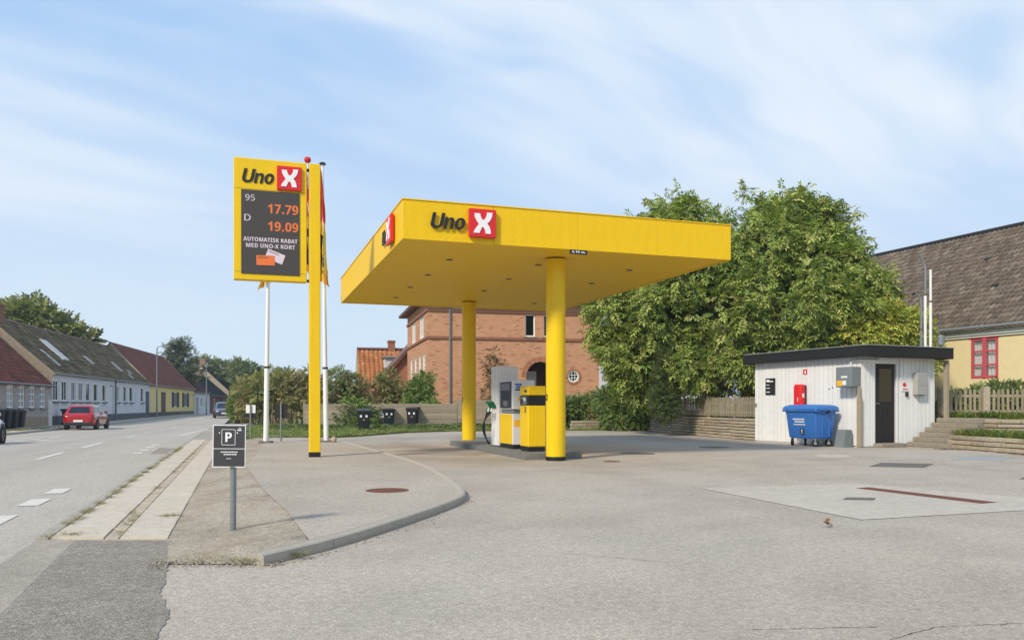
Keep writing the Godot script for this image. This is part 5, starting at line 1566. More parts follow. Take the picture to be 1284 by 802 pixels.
func foliage(parent: Node, lobes: Array, count: int, sprays: ArrayMesh, m: Material, cols: Array, seed_: int, smin: float, smax: float, called := "crown", shell := 0.62, upright := 0.0) -> MultiMeshInstance3D:
	var r := RandomNumberGenerator.new()
	r.seed = seed_
	var area := []
	var sum := 0.0
	for l in lobes:
		var q: Vector3 = l[1]
		sum += q.x * q.y + q.y * q.z + q.x * q.z
		area.append(sum)
	var xs := []
	var cs := []
	var tries := 0
	while xs.size() < count and tries < count * 6:
		tries += 1
		var pick := r.randf() * sum
		var k := 0
		while area[k] < pick: k += 1
		var dir := Vector3(r.randfn(), r.randfn(), r.randfn()).normalized()
		var rad := lerpf(shell, 1.04, sqrt(r.randf()))
		var lump := 1.0 + 0.16 * sin(dir.x * 7.0 + k) * sin(dir.y * 6.0 + k * 2.0) * sin(dir.z * 7.0)
		var p: Vector3 = lobes[k][0] + dir * lobes[k][1] * rad * lump
		var inside := false
		for j in lobes.size():
			if j == k: continue
			var q: Vector3 = (p - lobes[j][0]) / lobes[j][1]
			if q.length_squared() < shell * shell * 0.72: inside = true; break
		if inside: continue
		var z := (dir + Vector3(r.randfn(), r.randfn() - 0.35, r.randfn()) * 0.45 + Vector3(0, upright, 0)).normalized()
		var up := (Vector3.UP * 0.8 + dir * 0.6 + Vector3(r.randfn(), 0, r.randfn()) * 0.25).normalized()
		if absf(up.dot(z)) > 0.97: up = Vector3(0.5, 0.3, 0.8).normalized()
		var bs := Basis.looking_at(-z, up)
		var s := r.randf_range(smin, smax)
		xs.append(Transform3D(bs.scaled(Vector3.ONE * s), p))
		var ca: Color = cols[r.randi() % cols.size()]
		var cb: Color = cols[r.randi() % cols.size()]
		cs.append(ca.lerp(cb, r.randf()) * r.randf_range(0.8, 1.22))
	var mm := MultiMesh.new()
	mm.transform_format = MultiMesh.TRANSFORM_3D
	mm.use_colors = true
	mm.mesh = sprays
	mm.instance_count = xs.size()
	for i in xs.size():
		mm.set_instance_transform(i, xs[i])
		mm.set_instance_color(i, cs[i])
	var o := MultiMeshInstance3D.new()
	o.multimesh = mm
	o.material_override = m
	o.name = numbered(called, parent)
	parent.add_child(o)
	o.set_meta("kind", "stuff")
	return o
func limbs(parent: Node, root: Vector3, fork: Vector3, r0: float, tips: Array, m: Material, seed_: int) -> void:
	var b := MB.new()
	var r := RandomNumberGenerator.new()
	r.seed = seed_
	b.tube([root - Vector3(0, 0.2, 0), root.lerp(fork, 0.15), root.lerp(fork, 0.6) + Vector3(0.06, 0, 0.05), fork], [r0 * 1.35, r0 * 1.05, r0 * 0.9, r0 * 0.78], 12)
	for tip in tips:
		var mid: Vector3 = fork.lerp(tip, 0.5) + Vector3(r.randf_range(-0.3, 0.3), r.randf_range(0.0, 0.5), r.randf_range(-0.3, 0.3))
		b.tube([fork - Vector3(0, 0.1, 0), fork.lerp(mid, 0.5), mid, mid.lerp(tip, 0.6), tip], [r0 * 0.55, r0 * 0.42, r0 * 0.3, r0 * 0.18, r0 * 0.06], 8)
		for k in 2:
			var q := mid.lerp(tip, r.randf_range(0.2, 0.7))
			b.tube([q, q + Vector3(r.randf_range(-0.8, 0.8), r.randf_range(0.1, 0.7), r.randf_range(-0.8, 0.8))], [r0 * 0.16, 0.01], 6)
	put("trunk", b.done(), m, parent)
func lobes_at(list: Array, back: Vector3) -> Array:   # [[x, y, d, radius], ...] as lobes round a thing's own base
	var out := []
	for q in list: out.append([W(q[0], q[2], q[1]) - back, Vector3(q[3], q[3] * 0.85, q[3])])
	return out

func make_walnut() -> void:
	var base := W(9.2, 31.6, 0.6)
	var t := thing("walnut_tree", "big spreading leafy tree behind the shed and picket fence", "tree", base)
	var l := [[6.2, 8.3, 32, 1.55], [8.0, 8.2, 32.5, 1.35], [9.6, 8.35, 31, 1.35], [11.6, 8.3, 31, 1.2], [12.3, 7.5, 30.5, 0.85], [12.2, 8.6, 30.6, 0.55], [9.9, 9.05, 31.4, 0.7], [6.9, 9.15, 32.2, 0.6], [10.9, 9.05, 31.0, 0.6],
		[4.9, 6.8, 32.2, 1.4], [7.0, 6.6, 31, 1.75], [9.2, 6.8, 30.4, 1.75], [11.3, 6.7, 30.2, 1.6], [12.3, 6.05, 29.6, 1.0], [13.2, 5.4, 29.2, 0.62],
		[3.9, 4.7, 31.8, 1.3], [5.7, 4.7, 31, 1.5], [7.8, 4.7, 30, 1.8], [10.0, 4.8, 29.4, 1.7], [11.9, 4.65, 29.2, 1.25], [13.0, 4.9, 29.4, 0.7],
		[4.0, 3.3, 31.5, 1.0], [5.0, 2.9, 31.2, 1.15], [6.7, 2.9, 30.6, 1.3], [8.9, 3.1, 29.6, 1.35], [10.5, 3.2, 29.2, 1.1], [4.2, 2.2, 31.4, 0.7], [5.0, 1.9, 31.6, 0.75], [7.6, 1.9, 31.0, 0.8], [9.3, 1.9, 30.4, 0.8],
		[8.0, 6.0, 34, 2.4], [10.5, 6.0, 34, 2.2], [6.0, 5.0, 34, 2.0]]
	var tips := []
	for q in l: tips.append(W(q[0], q[2], q[1]) - base)
	limbs(t, Vector3.ZERO, Vector3(0, 2.2, 0), 0.30, tips, mats.bark, 701)
	var greens := [lin(0.27, 0.35, 0.065), lin(0.35, 0.42, 0.09), lin(0.16, 0.24, 0.055), lin(0.46, 0.46, 0.14), lin(0.28, 0.36, 0.07)]
	# the leaves sit in clumps round the ends of the branches, with gaps between them
	rng.seed = 703
	var l2 := []
	for q in l:
		q[3] = q[3] - 0.34
		if q[1] > 7.0: q[1] -= 0.45
		for k in int(8 + q[3] * 8.0):
			var a := Vector3(rng.randfn(), rng.randfn() + 0.15, rng.randfn()).normalized()
			var r: float = q[3]
			var c := rng.randf_range(0.30, 0.58) * (0.7 + 0.25 * r)
			l2.append([q[0] + a.x * r, q[1] + a.y * r * 0.9, q[2] + a.z * r, c])
	for q in l:
		if q[1] < 4.0: continue
		for k in 3:   # single sprigs that stand out of the outline
			var a: Vector3 = Vector3(rng.randfn(), absf(rng.randfn()) * 0.9, rng.randfn()).normalized() * (q[3] + rng.randf_range(0.45, 0.75))
			l2.append([q[0] + a.x, q[1] + a.y, q[2] + a.z, rng.randf_range(0.12, 0.24)])
	foliage(t, lobes_at(l2, base), 23000, spray(4, 0.32, 0.16, 0.07, 0.30, 11), mats.leaf, greens, 702, 0.6, 1.35, "crown", 0.35)
	foliage(t, lobes_at(l, base), 3200, spray(4, 0.34, 0.17, 0.075, 0.28, 12), mats.leaf, greens, 704, 0.75, 1.2, "inner_leaves", 0.25)

func shrub(called: String, label: String, cat: String, at: Vector3, l: Array, count: int, sp: ArrayMesh, cols: Array, seed_: int, smin: float, smax: float, m: Material, group := "", upright := 0.0, stems := 6, stem_m: Material = null) -> Node3D:
	var t := thing(called, label, cat, at, 0.0, group)
	if stems > 0:
		var b := MB.new()
		var r := RandomNumberGenerator.new()
		r.seed = seed_ + 1
		for k in stems:
			var q: Array = l[r.randi() % l.size()]
			var tip: Vector3 = W(q[0], q[2], q[1]) - at + Vector3(r.randfn(), r.randfn(), r.randfn()) * q[3] * 0.5
			var foot := Vector3(tip.x * 0.55 + r.randfn() * 0.1, -0.1, tip.z * 0.55 + r.randfn() * 0.1)
			b.tube([foot, foot.lerp(tip, 0.5) + Vector3(r.randfn(), 0, r.randfn()) * 0.08, tip], [0.035, 0.024, 0.008], 6)
		put("stem", b.done(), mats.twig if stem_m == null else stem_m, t)
	foliage(t, lobes_at(l, at), count, sp, m, cols, seed_, smin, smax, "crown", 0.45, upright)
	return t

func make_shrubs() -> void:
	var small := spray(5, 0.22, 0.085, 0.045, 0.15, 21)
	var medium := spray(4, 0.28, 0.12, 0.06, 0.25, 22)
	var olive := [lin(0.27, 0.28, 0.09), lin(0.33, 0.31, 0.115), lin(0.20, 0.21, 0.07), lin(0.38, 0.30, 0.15), lin(0.29, 0.21, 0.105)]
	var fresh := [lin(0.16, 0.25, 0.05), lin(0.21, 0.29, 0.07), lin(0.12, 0.19, 0.045), lin(0.25, 0.31, 0.08)]
	var lime := [lin(0.42, 0.46, 0.07), lin(0.52, 0.52, 0.09), lin(0.34, 0.40, 0.06), lin(0.58, 0.52, 0.12)]
	var dark := [lin(0.09, 0.14, 0.045), lin(0.12, 0.17, 0.055), lin(0.15, 0.19, 0.065)]
	# the unkempt row behind the plank fence: one bush after another
	rng.seed = 801
	var names := ["beside the trimmed hedge", "behind the first flagpole", "rising behind the black backed sign", "behind the yellow sign post", "just beside the sign post's pump side", "behind the white right flagpole base", "behind the first black bin", "behind the fence between the bins", "behind the second black bin", "behind the fence near the brick house corner"]
	for k in 10:
		var px := 318.0 + 25.5 * k
		var d := 43.5 + 0.5 * k if k > 3 else 46.0 - 0.5 * k
		var x := (px - 642.0) / 1015.0 * d
		var h: float = [2.8, 3.2, 3.55, 3.4, 3.3, 3.35, 3.1, 3.1, 2.9, 2.6][k]
		var l := []
		for j in 9: l.append([x + rng.randf_range(-0.8, 0.8), rng.randf_range(0.8, h - 0.35), d + rng.randf_range(-0.6, 0.6), rng.randf_range(0.35, 0.62)])
		shrub("bush", "straggly olive brown bush " + names[k], "bush", W(x, d, -0.1), l, 1000, small, olive if k % 3 != 1 else olive + fresh, 810 + k * 3, 0.8, 1.4, mats.leaf, "straggly bushes behind the plank fence", 0.25, 16)
	shrub("bush", "rounded green bush growing over the fence before the brick wall", "bush", W(-4.85, 42.5, 0.0), [[-4.85, 1.75, 42.5, 0.6], [-4.7, 2.35, 42.6, 0.45], [-5.1, 1.2, 42.3, 0.5], [-4.6, 1.3, 42.3, 0.5]], 900, medium, fresh, 850, 0.8, 1.3, mats.leaf)
	shrub("bush", "dense green bush at the fence behind the white flagpole", "bush", W(-7.6, 38.6, 0.0), [[-7.6, 0.75, 38.6, 0.65], [-6.9, 0.6, 38.4, 0.5], [-8.2, 0.55, 38.4, 0.5]], 1100, medium, fresh, 853, 0.8, 1.3, mats.leaf)
	shrub("bush", "low green bush between the second and third black bins", "bush", W(-4.1, 40.2, 0.0), [[-4.1, 0.65, 40.3, 0.4], [-4.05, 1.0, 40.4, 0.32]], 500, medium, fresh, 856, 0.8, 1.2, mats.leaf)
	shrub("sapling", "thin sapling with rusty sparse leaves beside the rear column", "sapling", W(-1.05, 42.6, 0.2), [[-1.05, 1.7, 42.6, 0.5], [-0.9, 2.5, 42.6, 0.5], [-1.1, 3.3, 42.7, 0.45], [-0.7, 3.1, 42.6, 0.4], [-1.0, 3.9, 42.7, 0.25]], 420, small, [lin(0.22, 0.13, 0.06), lin(0.17, 0.15, 0.06), lin(0.26, 0.15, 0.075)], 860, 0.8, 1.2, mats.leaf, "", 0.2, 8)
	# the trimmed hedge by the road
	var hd := thing("hedge", "tall trimmed rounded green hedge beside the far road edge", "hedge", W(-20.6, 62, -0.2))
	var hl := []
	for q in [[-20.9, 0.6, 61.8, 0.75], [-20.2, 0.6, 61.8, 0.75], [-20.9, 1.4, 61.8, 0.75], [-20.2, 1.4, 61.8, 0.7], [-20.6, 1.75, 61.8, 0.65], [-21.2, 1.0, 62, 0.6], [-19.9, 1.0, 62, 0.6]]: hl.append(q)
	foliage(hd, lobes_at(hl, hd.position), 3000, small, mats.leaf, [lin(0.20, 0.26, 0.055), lin(0.25, 0.29, 0.07), lin(0.15, 0.20, 0.045)], 871, 0.7, 1.1, "crown", 0.7)
	# right side
	shrub("ivy_bush", "large ivy covered bush at the end of the retaining wall", "bush", W(5.3, 36.9, 0.0), [[5.3, 0.9, 36.9, 0.9], [4.8, 0.6, 36.8, 0.75], [5.85, 0.6, 36.6, 0.6], [5.2, 1.55, 37.2, 0.7], [4.5, 1.35, 37.4, 0.6], [5.7, 1.3, 37.0, 0.6]], 2600, medium, fresh + dark, 880, 0.7, 1.2, mats.leaf)
	shrub("bush", "leafy green bush against the dark plank fence beside the front column", "bush", W(2.9, 39.4, 0.0), [[2.7, 0.95, 39.4, 0.6], [3.3, 1.0, 39.4, 0.55], [2.3, 0.6, 39.3, 0.5]], 1000, medium, fresh + dark, 883, 0.7, 1.2, mats.leaf)
	shrub("bush", "pale green bush behind the low stones", "bush", W(4.1, 39.6, 0.0), [[4.1, 1.1, 39.6, 0.65], [3.7, 0.8, 39.4, 0.5], [4.5, 0.8, 39.3, 0.5]], 1000, medium, fresh + olive, 886, 0.7, 1.2, mats.leaf)
	var cf := []
	for k in 9: cf.append([5.72 + 0.08 * sin(k * 2.0), 0.85 + 0.27 * k, 30.3 + 0.08 * cos(k * 2.0), 0.46 - 0.032 * k if k > 2 else 0.34 + 0.05 * k])
	shrub("conifer_bush", "dark narrow conifer growing through the picket fence", "conifer", W(5.72, 30.3, 0.7), cf, 1500, spray(7, 0.26, 0.09, 0.02, 0.1, 23), dark + [lin(0.085, 0.10, 0.035)], 890, 0.8, 1.3, mats.needle, "", 0.6, 2)
	shrub("garden_shrub", "bright lime green shrub rising behind the shed roof", "shrub", W(13.2, 29.0, 0.7), [[12.7, 3.8, 28.6, 0.8], [13.4, 3.95, 28.6, 0.75], [14.0, 3.9, 28.6, 0.6], [12.1, 3.6, 28.6, 0.65], [13.1, 4.35, 28.6, 0.45], [13.0, 2.8, 28.8, 1.1], [14.2, 2.9, 28.6, 0.8], [14.5, 3.5, 28.5, 0.35]], 3200, medium, lime, 893, 0.8, 1.35, mats.leaf)
	shrub("bush", "dark green bush behind the right picket fence below the red window", "bush", W(15.0, 25.3, 0.75), [[14.6, 1.35, 25.2, 0.42], [15.2, 1.5, 25.3, 0.40], [15.8, 1.45, 25.3, 0.42], [13.9, 1.25, 25.2, 0.35], [16.3, 1.3, 25.2, 0.4], [13.4, 1.15, 25.1, 0.25]], 1800, small, dark + fresh, 896, 0.7, 1.1, mats.leaf)
	# trees behind the street
	var far := spray(5, 0.9, 0.42, 0.22, 0.25, 24)
	var fg := [lin(0.24, 0.27, 0.08), lin(0.30, 0.32, 0.10), lin(0.18, 0.21, 0.065), lin(0.36, 0.35, 0.13)]
	for q in [["round leafy tree rising behind the mossy roof", -47.5, 80, [[-49, 9.0, 80, 2.4], [-46.5, 8.6, 80, 2.4], [-44.3, 7.8, 80, 1.8], [-47.6, 10.2, 80.5, 1.6], [-51, 9.4, 81, 2.0], [-42.7, 7.4, 80.5, 1.2]], 2000, fg], ["dark tree behind the black roofed house", -56, 150, [[-57, 7.6, 150, 2.6], [-54, 7.2, 150, 2.4], [-51.5, 6.6, 150, 2.2]], 1000, dark + fg], ["distant tree beside the cream gabled house", -47.5, 146, [[-48.5, 6.6, 146, 2.2], [-46.5, 5.6, 146, 2.0], [-49.4, 7.8, 146, 1.4]], 900, fg + dark], ["spiky dark tree far behind the hedge", -43.5, 135, [[-43.5, 5.6, 135, 1.5], [-43.3, 7.0, 135, 0.9], [-44.6, 4.4, 135, 1.6], [-42.0, 4.2, 135, 1.5]], 800, dark], ["pale green tree over the trimmed hedge", -33.5, 108, [[-33.8, 3.2, 108, 1.6], [-32.0, 2.6, 108, 1.4], [-35.4, 2.4, 108, 1.4]], 800, lime + fg], ["rounded tree far behind the first flagpole", -26.8, 95, [[-26.8, 3.4, 95, 1.4], [-25.4, 2.8, 95, 1.3], [-28.2, 2.4, 95, 1.3]], 800, fg + dark]]:
		var base := W(q[1], q[2], -0.2)
		var t := thing("tree", q[0], "tree", base, 0.0, "trees behind the street")
		var tips := []
		for l in q[3]: tips.append(W(l[0], l[2], l[1]) - base)
		limbs(t, Vector3.ZERO, Vector3(0, 2.5, 0), 0.22, tips, mats.bark, int(q[2]))
		foliage(t, lobes_at(q[3], base), q[4], far, mats.leaf, q[5], int(q[2]) + 3, 0.7, 1.2, "crown", 0.5)
	# the layered conifer over the brown roof
	var ct := thing("conifer_tree", "layered pale conifer rising over the brown roofed house", "tree", W(-46.2, 112, -0.2))
	var tr := MB.new()
	tr.tube([Vector3(0, 0, 0), Vector3(0.1, 5, 0), Vector3(0, 10.2, 0)], [0.25, 0.16, 0.03], 8)
	var cl := []
	for k in 22:
		var y := 4.6 + k * 0.24
		var a := k * 2.4
		var reach := 3.4 * (1.0 - (y - 4.0) / 7.0) + 0.4
		var tip := Vector3(cos(a) * reach, y + 0.7, sin(a) * reach)
		tr.tube([Vector3(0, y, 0), tip * Vector3(0.5, 1, 0.5) - Vector3(0, 0.2, 0), tip], [0.06, 0.04, 0.015], 6)
		for j in 3: cl.append([Vector3(tip.x * (0.4 + 0.3 * j), y + 0.15 + 0.25 * j, tip.z * (0.4 + 0.3 * j)), Vector3(0.55, 0.16, 0.55)])
	cl.append([Vector3(0, 10.0, 0), Vector3(0.3, 0.6, 0.3)])
	put("trunk", tr.done(), mats.bark, ct)
	foliage(ct, cl, 1500, spray(7, 0.6, 0.25, 0.07, 0.1, 25), mats.needle, [lin(0.10, 0.125, 0.05), lin(0.13, 0.15, 0.06), lin(0.075, 0.10, 0.04)], 905, 0.7, 1.1, "crown", 0.2, 0.3)

func tuft(blades: int, h: float, spread: float, seed_: int) -> ArrayMesh:
	var b := MB.new()
	var r := RandomNumberGenerator.new()
	r.seed = seed_
	for k in blades:
		var a := r.randf() * TAU
		var out := Vector3(cos(a), 0, sin(a))
		var foot := out * r.randf() * spread * 0.5
		var hh := h * r.randf_range(0.5, 1.1)
		var tip := foot + out * spread * r.randf_range(0.3, 1.0) + Vector3(0, hh, 0)
		var mid := foot.lerp(tip, 0.5) + Vector3(0, hh * 0.2, 0)
		var s := Vector3(-out.z, 0, out.x) * h * 0.035
		var g := r.randf_range(0.8, 1.2)
		b.col = Color(g, g, g)
		b.quad(foot - s, foot + s, mid + s * 0.8, mid - s * 0.8)
		b.tri(mid - s * 0.8, mid + s * 0.8, tip)
	return b.done()
func scatter(called: String, label: String, spots: Array, mesh: ArrayMesh, cols: Array, seed_: int, smin: float, smax: float) -> void:
	var r := RandomNumberGenerator.new()
	r.seed = seed_
	var mm := MultiMesh.new()
	mm.transform_format = MultiMesh.TRANSFORM_3D
	mm.use_colors = true
	mm.mesh = mesh
	mm.instance_count = spots.size()
	for i in spots.size():
		mm.set_instance_transform(i, Transform3D(Basis(Vector3.UP, r.randf() * TAU).scaled(Vector3.ONE * r.randf_range(smin, smax)), spots[i]))
		mm.set_instance_color(i, cols[r.randi() % cols.size()].lerp(cols[r.randi() % cols.size()], r.randf()) * r.randf_range(0.8, 1.2))
	var o := MultiMeshInstance3D.new()
	o.multimesh = mm
	o.material_override = mats.leaf
	o.name = numbered(called, self)
	add_child(o)
	tag(o, label, called.replace("_", " "), "", "stuff")
func make_verges() -> void:
	var n := fbm(911, 0.5)
	# planted bed along the back of the forecourt
	var edge := [Vector2(-9.6, 26.2), Vector2(-8.6, 26.3), Vector2(-7.2, 27.4), Vector2(-5.8, 29.3), Vector2(-5.1, 31.6), Vector2(-4.5, 33.6), Vector2(-2.9, 35.4), Vector2(-0.1, 36.4), Vector2(3.3, 36.6), Vector2(6.1, 36.6)]
	var poly := PackedVector2Array()
	for p in edge: poly.push_back(p)
	poly.append_array(PackedVector2Array([Vector2(6.3, 58), Vector2(-5, 60), Vector2(-18.6, 58), Vector2(-10.3, 30)]))
	var b := MB.new()
	b.slab(poly, -0.3, 0.055)
	structure("verge", b.done(), mats.turf)
	var spots := []
	rng.seed = 912
	while spots.size() < 2600:
		var p := Vector2(rng.randf_range(-18, 6.2), rng.randf_range(26, 46))
		if not Geometry2D.is_point_in_polygon(p, poly): continue
		if n.get_noise_2d(p.x, p.y) < 0.02 or p.y > 42: continue
		spots.append(W(p.x, p.y, 0.05))
	for k in 420:
		var s := rng.randf() * (edge.size() - 1)
		var p: Vector2 = edge[int(s)].lerp(edge[mini(int(s) + 1, edge.size() - 1)], s - int(s))
		if n.get_noise_2d(p.x * 2.0, p.y * 2.0) > -0.1: spots.append(W(p.x + rng.randf_range(-0.1, 0.1), p.y + rng.randf_range(0.0, 0.35), 0.04))
	var green := [lin(0.20, 0.29, 0.05), lin(0.26, 0.33, 0.07), lin(0.17, 0.23, 0.06), lin(0.36, 0.34, 0.13)]
	scatter("grass", "rough green grass and weeds along the back of the forecourt", spots, tuft(14, 0.13, 0.2, 5), green, 913, 0.4, 1.5)
	# leafy weeds in front of the plank fence
	spots = []
	for k in 1300:
		var t := rng.randf()
		var p := Vector2(-10.5, 35.2).lerp(Vector2(5.5, 40.6), t)
		spots.append(W(p.x + rng.randfn() * 0.3, p.y + rng.randfn() * 0.7, 0.08 + rng.randf() * 0.25))
	scatter("weeds", "leafy green weeds growing in front of the plank fence", spots, spray(4, 0.3, 0.12, 0.06, 0.1, 26), [lin(0.08, 0.13, 0.03), lin(0.12, 0.17, 0.045), lin(0.14, 0.15, 0.05)], 915, 0.7, 1.4)
	# dry weeds in the joint between road and pavement
	spots = []
	var thin := fbm(917, 0.9)
	for k in 2600:
		var d := rng.randf_range(6.9, 23)
		var off := 0.105 + rng.randfn() * 0.022
		if rng.randf() < 0.18: off = 0.57 + rng.randf() * 0.03 if d > 8.5 else 0.66
		if thin.get_noise_2d(d * 1.5, off * 4.0) < (0.0 if off < 0.4 else 0.12): continue
		spots.append(W(along(road_right, d) + off, d, 0.008))
	for k in 150:
		var q: Array = [[-1.95, 5.82, 0.12], [-2.35, 5.9, 0.16], [-1.62, 6.05, 0.05], [-1.9, 9.9, 0.1], [-3.85, 7.1, 0.08], [-3.5, 8.3, 0.06]][k % 6]
		spots.append(W(q[0] + rng.randfn() * q[2], q[1] + rng.randfn() * q[2] * 0.4, 0.01 if q[0] < -3 else 0.03))
	scatter("weeds", "dry olive weeds in the joint between road and pavement", spots, tuft(11, 0.032, 0.075, 7), [lin(0.30, 0.27, 0.11), lin(0.24, 0.22, 0.08), lin(0.38, 0.32, 0.17), lin(0.27, 0.21, 0.11)], 918, 0.5, 1.4)
	# loose grit washed up against the gravel edge and the kerb
	spots = []
	var kl := kerb_line()
	for k in 520:
		if k % 3:
			spots.append(W(rng.randf_range(-2.6, -1.65), 5.86 + rng.randfn() * 0.06, 0.009))
		else:
			var i := int(rng.randf() * rng.randf() * (kl.size() - 1))
			var p: Vector2 = kl[i].lerp(kl[mini(i + 1, kl.size() - 1)], rng.randf())
			spots.append(W(p.x + 0.03 + absf(rng.randfn()) * 0.05, p.y - 0.03 - absf(rng.randfn()) * 0.05, 0.001))
	var peb := MB.new()
	peb.lathe([[0.002, -0.003], [0.007, 0.0], [0.0075, 0.004], [0.004, 0.008], [0.0005, 0.009]], 6)
	scatter("grit", "loose grit lying along the gravel edge and the kerb", spots, peb.done(), [lin(0.42, 0.36, 0.28), lin(0.30, 0.25, 0.19), lin(0.55, 0.49, 0.40), lin(0.22, 0.17, 0.12)], 931, 0.35, 1.2)
	# grass by the opposite kerb
	spots = []
	for k in 500:
		var d := rng.randf_range(38, 50)
		if sin(d * 1.9) < 0.1: continue
		spots.append(W(along(road_left, d) - 0.5 - rng.randf() * 0.8, d, lay(-25, d) + 0.08))
	scatter("grass", "patches of short grass along the opposite kerb", spots, tuft(12, 0.12, 0.16, 8), green, 919, 0.6, 1.2)
	# garden terrace, its walls and its beds
	var tb := MB.new()
	tb.slab(PackedVector2Array([Vector2(6.2, 36.6), Vector2(8.05, 26.4), Vector2(10.45, 27.3), Vector2(12.25, 23.35), Vector2(12.85, 22.0), Vector2(13.75, 20.4), Vector2(15, 19.5), Vector2(40, 12), Vector2(40, 70), Vector2(6.3, 70)]), -0.3, 0.76)
	structure("garden_terrace", tb.done(), mats.turf)
	var lb := MB.new()
	lb.slab(PackedVector2Array([Vector2(11.75, 21.35), Vector2(12.15, 19.0), Vector2(12.75, 15), Vector2(30, 10), Vector2(30, 15), Vector2(15, 19.6), Vector2(13.7, 20.5), Vector2(12.8, 22.0)]), -0.2, 0.30)
	structure("planting_bed", lb.done(), mats.soil)
	stone_wall("retaining_wall", "long low wall of flat beige stones under the picket fence", Vector2(6.04, 36.5), Vector2(7.86, 26.0), 0.0, 7, 0.103, 0.35, 0.95, 921)
	stone_wall("retaining_wall", "lowest stone wall in front of the grassy bed beside steps", Vector2(11.62, 21.4), Vector2(12.62, 15.2), 0.0, 3, 0.12, 0.4, 0.9, 922)
	stone_wall("retaining_wall", "upper stone wall behind the grassy bed beside the steps", Vector2(12.72, 21.92), Vector2(14.2, 19.2), 0.2, 5, 0.115, 0.4, 0.9, 923)
	stone_wall("retaining_wall", "short low row of stones below bushes near the front column", Vector2(2.9, 37.5), Vector2(4.75, 37.9), 0.02, 3, 0.14, 0.4, 0.8, 924)
	picket_fence("weathered leaning picket fence on the retaining wall left of the shed", Vector2(6.1, 36.3), Vector2(7.95, 26.15), 0.74, 0.66, 0.125, -0.03, 925, [[0.6, 0.02, 0.09, 0.0], [4.2, 0.05, 0.09, 0.05], [6.4, 0.10, 0.09, 0.10], [8.6, 0.12, 0.09, 0.07]])
	picket_fence("greyish picket fence with a stone post at the top of the steps", Vector2(12.75, 24.15), Vector2(17.6, 23.8), 0.80, 0.80, 0.135, 0.0, 926, [[0.02, 0.1, 0.09, 0.0], [1.32, 0.10, 0.19, 0.0], [4.2, 0.05, 0.09, 0.0]])
	spots = []
	for k in 1500:
		var p := Vector2(rng.randf_range(11.9, 14.5), rng.randf_range(18.5, 22))
		if p.x < 11.9 + (21.4 - p.y) * 0.1 or p.x > 12.7 + (21.9 - p.y) * 0.55: continue
		spots.append(W(p.x, p.y, 0.30))
	for k in 500: spots.append(W(rng.randf_range(12.9, 17), rng.randf_range(23.4, 24.6), 0.76))
	scatter("grass", "lush green grass in the bed between the stone walls", spots, tuft(14, 0.22, 0.24, 9), [lin(0.12, 0.20, 0.03), lin(0.18, 0.25, 0.05), lin(0.10, 0.16, 0.03), lin(0.26, 0.27, 0.06)], 928, 0.5, 1.2)
	var lf := MB.new()
	rng.seed = 929
	for k in 4:
		leaf_quad(lf, Vector3(rng.randf_range(-0.05, 0.05), 0.015 + 0.01 * k, rng.randf_range(-0.03, 0.03)), Vector3(rng.randfn(), 0.3, rng.randfn()).normalized(), Vector3.UP, 0.09, 0.05)
	tag(put("fallen_leaf", lf.done(), mats.dry_leaf, self, W(3.0, 7.62, 0.0)), "curled brown leaf lying on the asphalt before the concrete apron", "leaf")
	# debris along the shed steps
	spots = []
	for k in 160: spots.append(W(11.0 + rng.randf() * 1.2, 21.3 - rng.randf() * 0.5 - 0.0, 0.01) if k % 2 else W(11.75 + rng.randf() * 0.15, 21.2 - rng.randf() * 3.5, 0.01))
	scatter("leaf_litter", "brown leaf litter gathered at the foot of the steps and wall", spots, spray(2, 0.05, 0.05, 0.035, 0.0, 27), [lin(0.22, 0.13, 0.07), lin(0.16, 0.09, 0.05), lin(0.26, 0.17, 0.09)], 930, 0.7, 1.2)

func make_plank_fence() -> void:
	rng.seed = 941
	var a := Vector2(-9.6, 37.4)
	var e := Vector2(6.0, 42.2)
	var dir := (e - a).normalized()
	var turn := atan2(dir.y, dir.x)
	var heights := [1.16, 1.16, 1.18, 1.18, 1.36, 1.36, 1.40, 1.62, 1.86]
	var pw := a.distance_to(e) / heights.size()
	var t := thing("plank_fence", "weathered grey fence of horizontal planks behind the forecourt", "fence", W(a.x, a.y), turn)
	for k in heights.size():
		var h: float = heights[k]
		boxpart("post", Vector3(pw * k, h / 2 + 0.03, -0.07), Vector3(0.10, h + 0.16, 0.10), mats.timber_upright, t, 0.01)
		var rows := int(h / 0.142)
		for r in rows:
			var b := MB.new()
			var g := 0.72 + rng.randf() * 0.42
			b.col = Color(g, g * 0.985, g * 0.94)
			b.bbox(Vector3.ZERO, Vector3(pw - 0.02, 0.14, 0.024), 0.005)
			put("plank", b.done(), mats.timber_grey, t, Vector3(pw * (k + 0.5), 0.07 + (h - 0.0) * (r + 0.5) / rows - 0.02, rng.randf() * 0.012), Vector3(rng.randfn() * 0.02, 0, rng.randfn() * 0.003))

